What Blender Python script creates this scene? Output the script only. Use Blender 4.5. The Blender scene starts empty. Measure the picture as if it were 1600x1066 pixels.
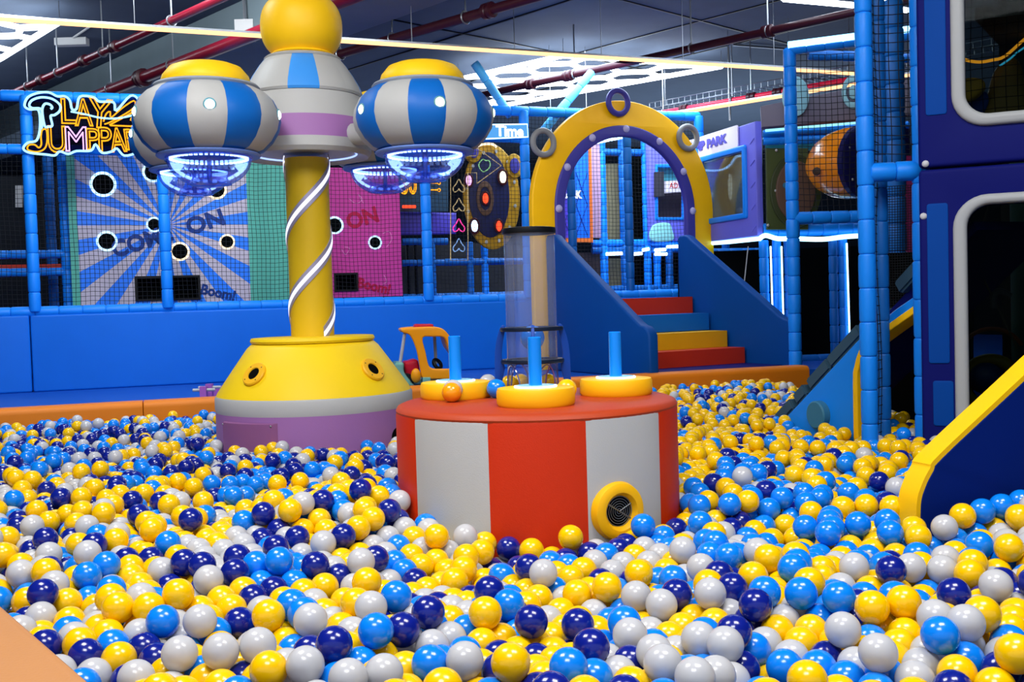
import bpy, bmesh, math, random
import numpy as np
from mathutils import Vector, Matrix

random.seed(7); rng = np.random.default_rng(7)
PI = math.pi; R = math.radians
scn = bpy.context.scene; C = scn.collection

# ------------------------------------------------------------ camera / view
E = 1.085                      # eye height; the ball surface lies about 0.73 m below it
F = 1650.0
cam_d = bpy.data.cameras.new('camera'); cam = bpy.data.objects.new('camera', cam_d); C.objects.link(cam)
cam_d.sensor_width = 36.0; cam_d.lens = 36.0 * F / 1600.0; cam_d.clip_start = .05; cam_d.clip_end = 200
CAMR = (Matrix.Rotation(R(90) - math.atan(63 / F), 4, 'X') @ Matrix.Rotation(R(-1.7), 4, 'Z'))
cam.matrix_world = Matrix.Translation((0, 0, E)) @ CAMR
scn.camera = cam
scn.view_settings.view_transform = 'Standard'; scn.view_settings.look = 'None'
scn.view_settings.exposure = 0.3; scn.view_settings.gamma = 1.0; scn.view_settings.use_curve_mapping = False

# ------------------------------------------------------------ world and lamps
w = bpy.data.worlds.new('world'); scn.world = w; w.use_nodes = True
w.node_tree.nodes['Background'].inputs[0].default_value = (.62, .72, 1.0, 1)
w.node_tree.nodes['Background'].inputs[1].default_value = .54

def area(name, loc, size, power, col, target=None, sy=None):
    d = bpy.data.lights.new(name, 'AREA'); d.energy = power; d.color = col; d.size = size
    if sy: d.shape = 'RECTANGLE'; d.size_y = sy
    o = bpy.data.objects.new(name, d); C.objects.link(o); o.location = loc
    if target is not None:
        o.rotation_euler = (Vector(target) - Vector(loc)).to_track_quat('-Z', 'Y').to_euler()
    return o
area('overhead_light', (-1.6, 3.0, E + 3.0), 1.5, 150, (1, .97, .93), (-1.2, 3.6, 0))
area('overhead_light', (1.2, 2.0, E + 3.0), 1.5, 150, (1, .97, .93), (1.2, 3.2, 0))
area('overhead_light', (-.4, .2, E + 3.0), 1.6, 140, (.95, .97, 1), (0, 2.5, 0))
area('overhead_light', (-3.0, 6.6, E + 3.0), 1.4, 150, (.85, .93, 1), (-3.2, 9.6, .6))
area('overhead_light', (.6, 7.2, E + 3.0), 1.4, 170, (.95, .97, 1), (.8, 10.2, 1.9))
area('overhead_light', (1.2, 12.0, E + 2.7), 2.0, 170, (.7, .85, 1), (1.0, 13.2, 0))
area('overhead_light', (-2.6, 9.0, E + 2.9), 1.2, 60, (.9, .95, 1), (-2.8, 10.6, E))  # added fill aimed at the game boards to brighten them

area('far_ceiling_fill', (3.5, 17.5, E + .6), 5.0, 170, (.75, .88, 1), (3.5, 17.0, 9))  # added upward fill, brightens the far ceiling; no fixture stands here
area('far_ceiling_fill', (-4.5, 16.5, E + .6), 4.0, 60, (.75, .82, 1), (-4.5, 16.0, 9))  # second added upward fill for the far ceiling

# ------------------------------------------------------------ photo geometry helpers
def ray(px, py):
    return (CAMR.to_3x3() @ Vector(((px - 800) / F, (533 - py) / F, -1))).normalized()
def at(px, py, Y):
    d = ray(px, py); return Vector((0, 0, E)) + d * (Y / d.y)
def onz(px, py, z):
    d = ray(px, py); return Vector((0, 0, E)) + d * ((z - E) / d.z)
CAMI = cam.matrix_world.inverted()
def proj(p):
    q = CAMI @ Vector(p); return 800 + F * q.x / -q.z, 533 - F * q.y / -q.z
class Plane:                   # a vertical plane: origin, heading angle (degrees), facing the camera
    def __init__(s, x, y, a, off=0.0):
        a = R(a); s.u = Vector((math.cos(a), math.sin(a), 0)); s.n = Vector((math.sin(a), -math.cos(a), 0))
        s.o = Vector((x, y, 0)) + s.n * off; s.v = Vector((0, 0, 1))
    def off(s, d):
        q = Plane(0, 0, 0); q.u, q.n, q.v = s.u, s.n, s.v; q.o = s.o + s.n * d; return q
    def hit(s, px, py):
        d = ray(px, py); e = Vector((0, 0, E)); return e + d * ((s.o - e).dot(s.n) / d.dot(s.n))
    def uv(s, px, py):
        p = s.hit(px, py) - s.o; return (p.dot(s.u), p.z)
    def at(s, u, z, d=0.0): return s.o + s.u * u + s.v * z + s.n * d
    def mat(s): 
        m = Matrix.Identity(4)
        for i in range(3):
            m[i][0] = s.u[i]; m[i][1] = s.v[i]; m[i][2] = s.n[i]; m[i][3] = s.o[i]
        return m

# ------------------------------------------------------------ materials
def S(h, a=1):
    h = h.lstrip('#'); v = [int(h[i:i + 2], 16) / 255 for i in (0, 2, 4)]
    return tuple([(c / 12.92 if c <= .04045 else ((c + .055) / 1.055) ** 2.4) for c in v] + [a])
MATS = {}
def vinyl(name, col, rough=.45, bump=.08, scale=220, spec=.25, coat=0, var=.06, metal=0):
    if name in MATS: return MATS[name]
    m = bpy.data.materials.new(name); m.use_nodes = True; nt = m.node_tree; b = nt.nodes['Principled BSDF']
    c = S(col) if isinstance(col, str) else col
    b.inputs['Roughness'].default_value = rough; b.inputs['Specular IOR Level'].default_value = spec
    b.inputs['Coat Weight'].default_value = coat; b.inputs['Metallic'].default_value = metal
    tc = nt.nodes.new('ShaderNodeTexCoord')
    if var > 0:
        n = nt.nodes.new('ShaderNodeTexNoise'); n.inputs['Scale'].default_value = 3.5; n.inputs['Detail'].default_value = 5
        mx = nt.nodes.new('ShaderNodeMix'); mx.data_type = 'RGBA'
        mx.inputs[6].default_value = tuple(x * (1 - var) for x in c[:3]) + (1,)
        mx.inputs[7].default_value = tuple(min(1, x * (1 + var)) for x in c[:3]) + (1,)
        nt.links.new(tc.outputs['Object'], n.inputs['Vector']); nt.links.new(n.outputs['Fac'], mx.inputs[0])
        nt.links.new(mx.outputs[2], b.inputs['Base Color'])
    else: b.inputs['Base Color'].default_value = c
    if bump > 0:
        n2 = nt.nodes.new('ShaderNodeTexNoise'); n2.inputs['Scale'].default_value = scale; n2.inputs['Detail'].default_value = 2
        bp = nt.nodes.new('ShaderNodeBump'); bp.inputs['Strength'].default_value = bump; bp.inputs['Distance'].default_value = .004
        nt.links.new(tc.outputs['Object'], n2.inputs['Vector']); nt.links.new(n2.outputs['Fac'], bp.inputs['Height'])
        nt.links.new(bp.outputs['Normal'], b.inputs['Normal'])
    MATS[name] = m; return m
def glow(name, col, k):
    if name in MATS: return MATS[name]
    m = bpy.data.materials.new(name); m.use_nodes = True; nt = m.node_tree; nt.nodes.clear()
    o = nt.nodes.new('ShaderNodeOutputMaterial'); e = nt.nodes.new('ShaderNodeEmission')
    e.inputs[0].default_value = (S(col) if isinstance(col, str) else tuple(col) + (1,)); e.inputs[1].default_value = k
    nt.links.new(e.outputs[0], o.inputs[0]); MATS[name] = m; return m
def clear(name, tint, gloss=.12, body=.1, rough=.05, bodycol='#9fb4ff', fres=.75):
    if name in MATS: return MATS[name]
    m = bpy.data.materials.new(name); m.use_nodes = True; nt = m.node_tree; nt.nodes.clear()
    o = nt.nodes.new('ShaderNodeOutputMaterial'); t = nt.nodes.new('ShaderNodeBsdfTransparent'); g = nt.nodes.new('ShaderNodeBsdfGlossy')
    d = nt.nodes.new('ShaderNodeBsdfDiffuse'); tr = nt.nodes.new('ShaderNodeBsdfTranslucent'); a = nt.nodes.new('ShaderNodeAddShader')
    t.inputs[0].default_value = S(tint); g.inputs['Roughness'].default_value = rough
    d.inputs[0].default_value = S(bodycol); tr.inputs[0].default_value = S(bodycol)
    m0 = nt.nodes.new('ShaderNodeMixShader'); nt.links.new(d.outputs[0], m0.inputs[1]); nt.links.new(tr.outputs[0], m0.inputs[2])
    m1 = nt.nodes.new('ShaderNodeMixShader'); m1.inputs[0].default_value = body
    nt.links.new(t.outputs[0], m1.inputs[1]); nt.links.new(m0.outputs[0], m1.inputs[2])
    fr = nt.nodes.new('ShaderNodeLayerWeight'); fr.inputs['Blend'].default_value = .35
    mt = nt.nodes.new('ShaderNodeMath'); mt.operation = 'MULTIPLY_ADD'; mt.inputs[1].default_value = fres; mt.inputs[2].default_value = gloss * .3; mt.use_clamp = True
    nt.links.new(fr.outputs['Fresnel'], mt.inputs[0])
    m2 = nt.nodes.new('ShaderNodeMixShader'); nt.links.new(mt.outputs[0], m2.inputs[0])
    nt.links.new(m1.outputs[0], m2.inputs[1]); nt.links.new(g.outputs[0], m2.inputs[2]); nt.links.new(m2.outputs[0], o.inputs[0])
    MATS[name] = m; return m
def plastic(name, col, rough=.16, trans=0.0):
    m = vinyl(name, col, rough, 0, 1, .5, .25, 0); b = m.node_tree.nodes['Principled BSDF']
    b.inputs['Coat Roughness'].default_value = .1
    if trans > 0:
        nt = m.node_tree; o = [n for n in nt.nodes if n.type == 'OUTPUT_MATERIAL'][0]
        t = nt.nodes.new('ShaderNodeBsdfTranslucent'); t.inputs[0].default_value = S(col)
        mx = nt.nodes.new('ShaderNodeMixShader'); mx.inputs[0].default_value = trans
        nt.links.new(b.outputs[0], mx.inputs[1]); nt.links.new(t.outputs[0], mx.inputs[2]); nt.links.new(mx.outputs[0], o.inputs[0])
    return m
PAD = vinyl('blue_foam_sleeve', '#0f82ee', .42, .05, 90)
PADD = vinyl('dark_blue_foam_sleeve', '#0a5cab', .45, .05, 90)
WALLB = vinyl('blue_vinyl_wall', '#0268d4', .5, .04, 150)
STAIRB = vinyl('blue_vinyl_panel', '#024088', .55, .04, 150, .12)
YEL = vinyl('yellow_vinyl', '#f2cc10', .5, .12, 260)
YELC = vinyl('yellow_cushion', '#ffbe10', .5, .12, 260)
ORG = vinyl('orange_vinyl', '#c12c02', .5, .12, 260)
TAN = vinyl('orange_foam_border', '#d87812', .5, .12, 200)
GREY = vinyl('light_grey_vinyl', '#b0b1b0', .5, .12, 260)
BLUEV = vinyl('royal_blue_vinyl', '#0a64bc', .45, .1, 260)
SKYV = vinyl('sky_blue_vinyl', '#3c93e8', .45, .1, 260)
MAUVE = vinyl('mauve_vinyl', '#9a6aa6', .5, .12, 260)
NAVY = vinyl('navy_vinyl', '#0b1260', .6, .06, 200, .08)
NAVY2 = vinyl('deep_blue_vinyl', '#021c66', .6, .06, 200, .08)
PATCH = vinyl('blue_patch', '#023f92', .6, .06, 200, .08)
PURP = vinyl('purple_foam', '#3d3a8e', .45, .08, 200)
RED = vinyl('red_vinyl', '#c43018', .45, .1, 60)
DARK = vinyl('black_plastic', '#0b0d10', .4, 0, 1)
BLK = vinyl('dark_void', '#040607', .9, 0, 1, var=0, spec=.05)  # near-black colour stands in for the shade inside openings
METAL = vinyl('grey_metal', '#8b9096', .35, 0, 1, metal=.8)
CEIL = vinyl('dark_ceiling', '#465263', .8, .1, 30, spec=.2, var=.15)
CONC = vinyl('concrete', '#6f7f85', .85, .3, 60, spec=.2, var=.1)
NET = vinyl('black_netting', '#0c1016', .7, 0, 1, var=0)
PIPE = vinyl('maroon_pipe', '#640c1e', .3, 0, 1)
PIPED = vinyl('dark_maroon_pipe', '#35101a', .35, 0, 1)
TEALV = vinyl('teal_vinyl', '#33708c', .5, .08, 200)
MINT = vinyl('mint_panel', '#5cb8a4', .5, .04, 100)
W_LED = glow('white_led', '#e8f2ff', 9)
B_LED = glow('blue_white_led', '#a8d0ff', 5)
G_LED = glow('green_white_led', '#f4ffd8', 4)
O_LED = glow('orange_led', (1, .46, .20), 2.2)
ON_LED = glow('orange_neon', (1, .36, .012), 1.4)
BN_LED = glow('blue_neon', (.26, .62, 1), 2.0)
PN_LED = glow('pink_neon', (.85, .40, 1), 1.6)
PINK_LED = glow('hot_pink_neon', (1, .05, .35), 1.2)
R_LED = glow('red_led', (1, .06, .02), 2.0)
GR_LED = glow('green_neon', (.35, .8, .35), .6)
YG_LED = glow('dim_gold_neon', (.7, .55, .3), .5)

# ------------------------------------------------------------ mesh helpers (all in world coordinates)
def me_from(verts, faces, smooth=False):
    me = bpy.data.meshes.new('m'); me.from_pydata([tuple(v) for v in verts], [], faces); me.update()
    if smooth: me.polygons.foreach_set('use_smooth', [True] * len(me.polygons))
    return me
class MB:
    def __init__(s): s.v = []; s.f = []
    def add(s, V, Fc):
        k = len(s.v); s.v += [tuple(p) for p in V]; s.f += [tuple(i + k for i in f) for f in Fc]; return s
    def box(s, c, d, m=None):
        V = [Vector((sx * d[0] / 2, sy * d[1] / 2, sz * d[2] / 2)) for sx in (-1, 1) for sy in (-1, 1) for sz in (-1, 1)]
        V = [(m @ p if m else p) + Vector(c) for p in V]
        return s.add(V, [(0, 1, 3, 2), (4, 6, 7, 5), (0, 4, 5, 1), (2, 3, 7, 6), (0, 2, 6, 4), (1, 5, 7, 3)])
    def tube(s, path, r, n=8, closed=False, caps=True):
        P = [Vector(p) for p in path]; L = len(P); V = []; prev = None
        for i, p in enumerate(P):
            a = P[(i - 1) % L] if (closed or i > 0) else P[i]; b = P[(i + 1) % L] if (closed or i < L - 1) else P[i]
            t = (b - a).normalized()
            if prev is None: x = t.orthogonal().normalized()
            else:
                x = prev - t * prev.dot(t)
                x = x.normalized() if x.length > 1e-6 else t.orthogonal().normalized()
            prev = x; y = t.cross(x)
            rr = r[i] if isinstance(r, (list, tuple)) else r
            V += [p + (x * math.cos(2 * PI * k / n) + y * math.sin(2 * PI * k / n)) * rr for k in range(n)]
        Fc = []
        for i in range(L if closed else L - 1):
            j = (i + 1) % L
            Fc += [(i * n + k, i * n + (k + 1) % n, j * n + (k + 1) % n, j * n + k) for k in range(n)]
        if not closed and caps: Fc += [tuple(range(n))[::-1], tuple((L - 1) * n + k for k in range(n))]
        return s.add(V, Fc)
    def lathe(s, prof, c=(0, 0, 0), n=48, a0=0, a1=2 * PI, axis=None, seam=0.0, caps=True):
        full = abs(a1 - a0 - 2 * PI) < 1e-6; m = n if full else n + 1; V = []
        M = Matrix.Identity(3)
        if axis is not None: M = Vector((0, 0, 1)).rotation_difference(Vector(axis).normalized()).to_matrix()
        for r, z in prof:
            for k in range(m):
                a = a0 + (a1 - a0) * k / n; rr = r
                if seam and k in (0, m - 1): rr = r * (1 - seam)
                V.append(M @ Vector((rr * math.cos(a), rr * math.sin(a), z)) + Vector(c))
        Fc = []
        for i in range(len(prof) - 1):
            for k in range(n):
                k2 = (k + 1) % m if full else k + 1
                Fc.append((i * m + k, i * m + k2, (i + 1) * m + k2, (i + 1) * m + k))
        if full and caps:
            if prof[0][0] > 1e-5: Fc.append(tuple(range(m))[::-1])
            if prof[-1][0] > 1e-5: Fc.append(tuple((len(prof) - 1) * m + k for k in range(m)))
        return s.add(V, Fc)
    def torus(s, c, Rr, r, axis=(0, 0, 1), n=40, k=10, a0=0, a1=2 * PI, sx=1.0):
        M = Vector((0, 0, 1)).rotation_difference(Vector(axis).normalized()).to_matrix()
        full = abs(a1 - a0 - 2 * PI) < 1e-6
        pts = [M @ Vector((Rr * sx * math.cos(a0 + (a1 - a0) * i / n), Rr * math.sin(a0 + (a1 - a0) * i / n), 0)) + Vector(c) for i in range(n if full else n + 1)]
        return s.tube(pts, r, k, closed=full)
    def sphere(s, c, r, n=16, m=10, sc=(1, 1, 1)):
        V = [Vector((0, 0, r * sc[2])) + Vector(c)]
        for i in range(1, m):
            t = PI * i / m
            V += [Vector((r * math.sin(t) * math.cos(2 * PI * k / n) * sc[0], r * math.sin(t) * math.sin(2 * PI * k / n) * sc[1], r * math.cos(t) * sc[2])) + Vector(c) for k in range(n)]
        V.append(Vector((0, 0, -r * sc[2])) + Vector(c)); Fc = []
        for k in range(n): Fc.append((0, 1 + k, 1 + (k + 1) % n))
        for i in range(m - 2):
            a = 1 + i * n; b = a + n
            Fc += [(a + k, b + k, b + (k + 1) % n, a + (k + 1) % n) for k in range(n)]
        a = 1 + (m - 2) * n
        for k in range(n): Fc.append((a + k, len(V) - 1, a + (k + 1) % n))
        return s.add(V, Fc)
    def mesh(s, smooth=True, ang=40):
        me = me_from(s.v, s.f); bm = bmesh.new(); bm.from_mesh(me)
        bmesh.ops.recalc_face_normals(bm, faces=bm.faces); bm.to_mesh(me); bm.free()
        if smooth:
            me.polygons.foreach_set('use_smooth', [True] * len(me.polygons)); me.set_sharp_from_angle(angle=R(ang))
        return me
def plate(loops, M, thick, bevel=0.0, both=True, res=2):     # loops of 2D points (with holes); thickness centred on the plane
    cu = bpy.data.curves.new('c', 'CURVE'); cu.dimensions = '2D'; cu.fill_mode = 'BOTH'
    cu.extrude = max(0, thick / 2 - bevel); cu.bevel_depth = bevel; cu.bevel_resolution = res; cu.offset = -bevel
    for L in loops:
        sp = cu.splines.new('POLY'); sp.points.add(len(L) - 1)
        for i, (x, y) in enumerate(L): sp.points[i].co = (x, y, 0, 1)
        sp.use_cyclic_u = True
    o = bpy.data.objects.new('t', cu); me = bpy.data.meshes.new_from_object(o); bpy.data.objects.remove(o); bpy.data.curves.remove(cu)
    me.materials.clear(); me.transform(M)
    bm = bmesh.new(); bm.from_mesh(me); bmesh.ops.remove_doubles(bm, verts=bm.verts, dist=1e-5); bmesh.ops.recalc_face_normals(bm, faces=bm.faces); bm.to_mesh(me); bm.free()
    me.polygons.foreach_set('use_smooth', [True] * len(me.polygons)); me.set_sharp_from_angle(angle=R(35))
    return me
def rrect(x0, x1, y0, y1, r, n=8):
    out = []
    for cx, cy, a in ((x1 - r, y1 - r, 0), (x0 + r, y1 - r, 90), (x0 + r, y0 + r, 180), (x1 - r, y0 + r, 270)):
        out += [(cx + r * math.cos(R(a + 90 * i / n)), cy + r * math.sin(R(a + 90 * i / n))) for i in range(n + 1)]
    return out
def smooth_loop(P, n=5, closed=True):
    out = []; L = len(P)
    rngi = range(L) if closed else range(L - 1)
    for i in rngi:
        g = (lambda k: P[k % L]) if closed else (lambda k: P[max(0, min(L - 1, k))])
        p0, p1, p2, p3 = g(i - 1), g(i), g(i + 1), g(i + 2)
        for j in range(n):
            t = j / n
            out.append(tuple(.5 * ((2 * p1[k]) + (-p0[k] + p2[k]) * t + (2 * p0[k] - 5 * p1[k] + 4 * p2[k] - p3[k]) * t * t + (-p0[k] + 3 * p1[k] - 3 * p2[k] + p3[k]) * t ** 3) for k in range(len(p1))))
    if not closed: out.append(tuple(P[-1]))
    return out
def text_me(s, M, box=None, size=.1, extrude=.002, outline=0.0, shear=0.0, bold=0.0, rot=0):   # box: (cx, cy, w, h) in the plane
    cu = bpy.data.curves.new('c', 'FONT'); cu.body = s; cu.size = size; cu.align_x = 'CENTER'; cu.shear = shear
    if outline: cu.fill_mode = 'NONE'; cu.bevel_depth = outline if not box else .001; cu.bevel_resolution = 1; cu.resolution_u = 4
    else: cu.extrude = extrude; cu.offset = bold; cu.resolution_u = 3
    o = bpy.data.objects.new('t', cu)
    me = bpy.data.meshes.new_from_object(o); co = np.empty(len(me.vertices) * 3); me.vertices.foreach_get('co', co); co = co.reshape(-1, 3)
    lo, hi = co.min(0), co.max(0)
    if box:
        sx = box[2] / (hi[0] - lo[0]); sy = box[3] / (hi[1] - lo[1])
        if outline:      # rebuild with tubes of an even gauge
            cu.bevel_depth = outline / math.sqrt(sx * sy); bpy.data.meshes.remove(me); me = bpy.data.meshes.new_from_object(o)
        me.transform(Matrix.Diagonal((sx, sy, 1 if not outline else math.sqrt(sx * sy), 1)) @ Matrix.Translation((-(lo[0] + hi[0]) / 2, -(lo[1] + hi[1]) / 2, 0)))
        me.transform(Matrix.Translation((box[0], box[1], 0)) @ Matrix.Rotation(rot, 4, 'Z'))
    bpy.data.objects.remove(o); bpy.data.curves.remove(cu); me.materials.clear(); me.transform(M); return me

# ------------------------------------------------------------ objects
class Thing:
    def __init__(s, name, loc, label, cat, group=None, kind=None):
        s.root = bpy.data.objects.new(name, None); C.objects.link(s.root); s.loc = Vector(loc); s.root.location = s.loc
        s.root.empty_display_size = .1
        if kind: s.root['kind'] = kind
        if label: s.root['label'] = label
        if cat: s.root['category'] = cat
        if group: s.root['group'] = group
    def part(s, name, me, mat, parent=None, label=None, kind=None):
        if isinstance(me, MB): me = me.mesh()
        me.transform(Matrix.Translation(-s.loc)); me.materials.append(mat); me.name = name
        o = bpy.data.objects.new(name, me); C.objects.link(o); o.parent = parent or s.root
        if label: o['label'] = label
        if kind: o['kind'] = kind
        return o
    def piece(s, name, me, M, parent=None):          # shared mesh data, own matrix
        o = bpy.data.objects.new(name, me); C.objects.link(o); o.parent = parent or s.root
        o.matrix_basis = Matrix.Translation(-s.loc) @ M; return o
def single(name, me, mat, label=None, cat=None, group=None, kind=None, loc=None):
    if isinstance(me, MB): me = me.mesh()
    if loc is None:
        co = np.empty(len(me.vertices) * 3); me.vertices.foreach_get('co', co); co = co.reshape(-1, 3)
        loc = ((co[:, 0].min() + co[:, 0].max()) / 2, (co[:, 1].min() + co[:, 1].max()) / 2, co[:, 2].min())
    me.transform(Matrix.Translation(-Vector(loc))); me.materials.append(mat)
    o = bpy.data.objects.new(name, me); C.objects.link(o); o.location = loc
    if label: o['label'] = label
    if cat: o['category'] = cat
    if group: o['group'] = group
    if kind: o['kind'] = kind
    return o
# foam sleeve: one shared barrel of unit length and radius per colour
SLV = {}
def sleeve_mesh(mat):
    if mat.name not in SLV:
        b = MB().lathe([(.8, 0), (.93, .015), (1, .07), (1.015, .5), (1, .93), (.93, .985), (.8, 1)], n=14); me = b.mesh(ang=60); me.name = 'foam_sleeve'
        me.materials.append(mat); SLV[mat.name] = me
    return SLV[mat.name]
def padded(th, name, a, b, r, mat=PAD, seg=.165, parent=None, sleeves=True, joint=False):
    a, b = Vector(a), Vector(b); d = b - a; L = d.length
    core = th.part(name, MB().tube([a, b], r * (.8 if sleeves else 1), 12), mat if not sleeves else DARKP, parent)
    if sleeves and parent is None:
        n = max(1, round(L / seg)); q = d.to_track_quat('Z', 'Y').to_matrix().to_4x4()
        for i in range(n):
            k = 1 + random.uniform(-.03, .03)
            M = Matrix.Translation(a + d * (i / n)) @ q @ Matrix.Diagonal((r * k, r * k, L / n * .995, 1))
            th.piece('foam_sleeve', sleeve_mesh(mat), M, core)
    return core
DARKP = vinyl('sleeve_joint', '#0a4a94', .6, 0, 1)
def net_mesh(plane, u0, u1, z0, z1, cell, r=.0028, wob=.006, rnd=None):
    b = MB(); rd = rnd or random.Random(3); nu = max(1, round((u1 - u0) / cell)); nv = max(1, round((z1 - z0) / cell))
    ph = [rd.uniform(0, 6.3) for _ in range(6)]
    def pt(u, z):
        return plane.at(u + wob * math.sin(z * 7 + ph[0] + u * 3), z + wob * math.sin(u * 6 + ph[1]) + wob * .6 * math.sin(u * 17 + z * 3 + ph[2]), wob * 2 * math.sin(u * 4 + z * 5 + ph[3]))
    for i in range(nu + 1):
        u = u0 + (u1 - u0) * i / nu; m = max(4, int((z1 - z0) / .15))
        b.tube([pt(u, z0 + (z1 - z0) * k / m) for k in range(m + 1)], r, 3, caps=False)
    for j in range(nv + 1):
        z = z0 + (z1 - z0) * j / nv; m = max(4, int((u1 - u0) / .15))
        b.tube([pt(u0 + (u1 - u0) * k / m, z) for k in range(m + 1)], r, 3, caps=False)
    me = me_from(b.v, b.f, True); return me
def bolt(c, r, axis): return MB().lathe([(0, r * .6), (r * .5, r * .52), (r * .85, r * .28), (r, 0)], c, 12, axis=axis)
ZS = E - .735     # mean ball surface
ZG = E - .70      # play floor outside the pit

# ============================================================ SETTING
def struct(name, me, mat): return single(name, me, mat, kind='structure')
struct('floor', MB().box((0, 9, -.05), (26, 28, .1)), vinyl('dark_floor', '#16324e', .6, .05, 40))
ZC = E + 3.05
struct('ceiling', MB().box((0, 10.5, ZC + .05), (30, 27, .1)), CEIL)
struct('wall_back', MB().box((0, 23, 2), (30, .2, 5)), vinyl('back_wall', '#0e1a28', .8, .1, 20))
struct('wall_left', MB().box((-12, 10, 2), (.2, 26, 5)), vinyl('side_wall', '#3c464e', .8, .1, 20))
struct('wall_right', MB().box((12, 10, 2), (.2, 26, 5)), vinyl('side_wall', '#3c464e', .8, .1, 20))
WP = Plane(-4.607, 9.5, math.degrees(math.atan(.335)))
# raised blue play floor behind the pit border
BPa, BPb = Vector((-6.5, 6.34, 0)), Vector((2.62, 9.30, 0)); bu = (BPb - BPa).normalized(); bn = Vector((bu.y, -bu.x, 0))
def bpt(p, d): return p - bn * d
pf = [bpt(BPa, .2), bpt(BPb, .2), BPb + bu * 6 - bn * .2, BPb + bu * 6 - bn * 12, BPa - bn * 12]
struct('floor_mat', plate([[(p.x, p.y) for p in pf]], Matrix.Translation((0, 0, ZG - .19)), .38), vinyl('blue_floor_mat', '#0a4fb4', .5, .05, 100))
# ceiling beam
zt = ZC; ba, bb = onz(85, 135, zt), onz(380, 0, zt); bd = (bb - ba).normalized(); bpl = Plane(ba.x, ba.y, math.degrees(math.atan2(bd.y, bd.x)))
zb = min(bpl.hit(285, 103).z, zt - .3)
nrm = Vector((bd.y, -bd.x, 0));
if nrm.dot(ba) > 0: nrm = -nrm
q0, q1 = ba - bd * 6, bb + bd * 9
V = [q0, q1, q1 - nrm * .7, q0 - nrm * .7]
mbm = MB().add([Vector((v.x, v.y, z)) for z in (zb, zt) for v in V], [(0, 1, 2, 3), (7, 6, 5, 4), (0, 4, 5, 1), (1, 5, 6, 2), (2, 6, 7, 3), (3, 7, 4, 0)])
struct('ceiling_beam', mbm.mesh(False), CONC)
# thin expansion joints of the ceiling slab, running with the beam
for i, (x0, y0) in enumerate([(700, 60), (560, 20), (1100, 80), (1200, 60), (1180, 10)]):
    p = onz(x0, y0, ZC - .004); d = Vector((bd.y, -bd.x, 0)) if i % 2 else bd
    struct('ceiling_seam', MB().tube([p - d * 5, p + d * 5], .012, 4), DARK)

# ============================================================ CEILING SERVICES
def cat_pipe(name, a, b, r, mat, label, z, hang=(), cl=(), group=None):
    A, B = onz(*a, z), onz(*b, z); d = (B - A); A2 = A - d * .15; B2 = B + d * .5
    t = Thing(name, A, label, 'pipe', group); t.part('pipe_run', MB().tube([A2, B2], r, 12), mat)
    for h in hang:
        p = A + d * h
        t.part('hanger_rod', MB().tube([p, (p.x, p.y, ZC)], .008, 6), METAL)
        t.part('pipe_clamp', MB().torus(p, r * 1.25, .008, axis=d, n=14, k=5), METAL)
    for h in cl:
        p = A + d * h; n = d.normalized()
        t.part('coupling', MB().lathe([(r, -.06), (r * 1.55, -.05), (r * 1.55, -.01), (r * 1.25, 0), (r * 1.55, .01), (r * 1.55, .05), (r, .06)], p, 14, axis=n), PIPED)
    return t
cat_pipe('sprinkler_pipe', (30, 141), (340, 0), .036, PIPE, 'maroon pipe slanting from the neon sign up to the top edge', E + 2.55, (.06, .25, .5, .82), (.15, .40, .56))
cat_pipe('sprinkler_pipe', (158, 147), (540, -2), .06, PIPE, 'thick maroon pipe slanting behind the striped pods and yellow top ball', E + 2.4, (.06, .37, .88), (.22,))
cat_pipe('sprinkler_pipe', (500, 94), (820, 0), .045, PIPED, 'dark maroon pipe slanting up from behind the yellow top ball', E + 2.55, (.12, .4, .75), (.1, .85))
cat_pipe('sprinkler_pipe', (755, 148), (1350, 16), .04, PIPED, 'dark pipe crossing in front of the bright hexagon light panel', E + 2.5, (.3, .62, .8), (.16, .28, .8))
cat_pipe('sprinkler_pipe', (1033, 177), (1226, 143), .035, vinyl('red_pipe', '#c01838', .3, 0, 1), 'thin red pipe under the cable tray right of the arch', E + 2.3, (.02, .6), (.2, .75, .95))
# cable tray
z = E + 2.42; A, B = onz(1015, 170, z), onz(1232, 130, z); d = (B - A).normalized(); s = Vector((-d.y, d.x, 0)); B = B + d * 3
t = Thing('cable_tray', A, 'grey wire cable tray hanging above the thin red pipe', 'cable tray')
for sg in (0, 1):
    for h in (0, .07): t.part('side_rail', MB().tube([A + s * .28 * sg + Vector((0, 0, h)), B + s * .28 * sg + Vector((0, 0, h))], .006, 5), METAL)
L = (B - A).length; n = int(L / .09); mb = MB()
for i in range(n):
    p = A + d * (L * i / n); mb.tube([p + Vector((0, 0, .07)), p, p + s * .28, p + s * .28 + Vector((0, 0, .07))], .004, 4)
t.part('rung', mb, METAL, kind='stuff')
for h in (.05, .3, .55, .8): t.part('hanger_rod', MB().tube([A + (B - A) * h, (A + (B - A) * h) + Vector((0, 0, ZC - z))], .007, 5), METAL)
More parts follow.
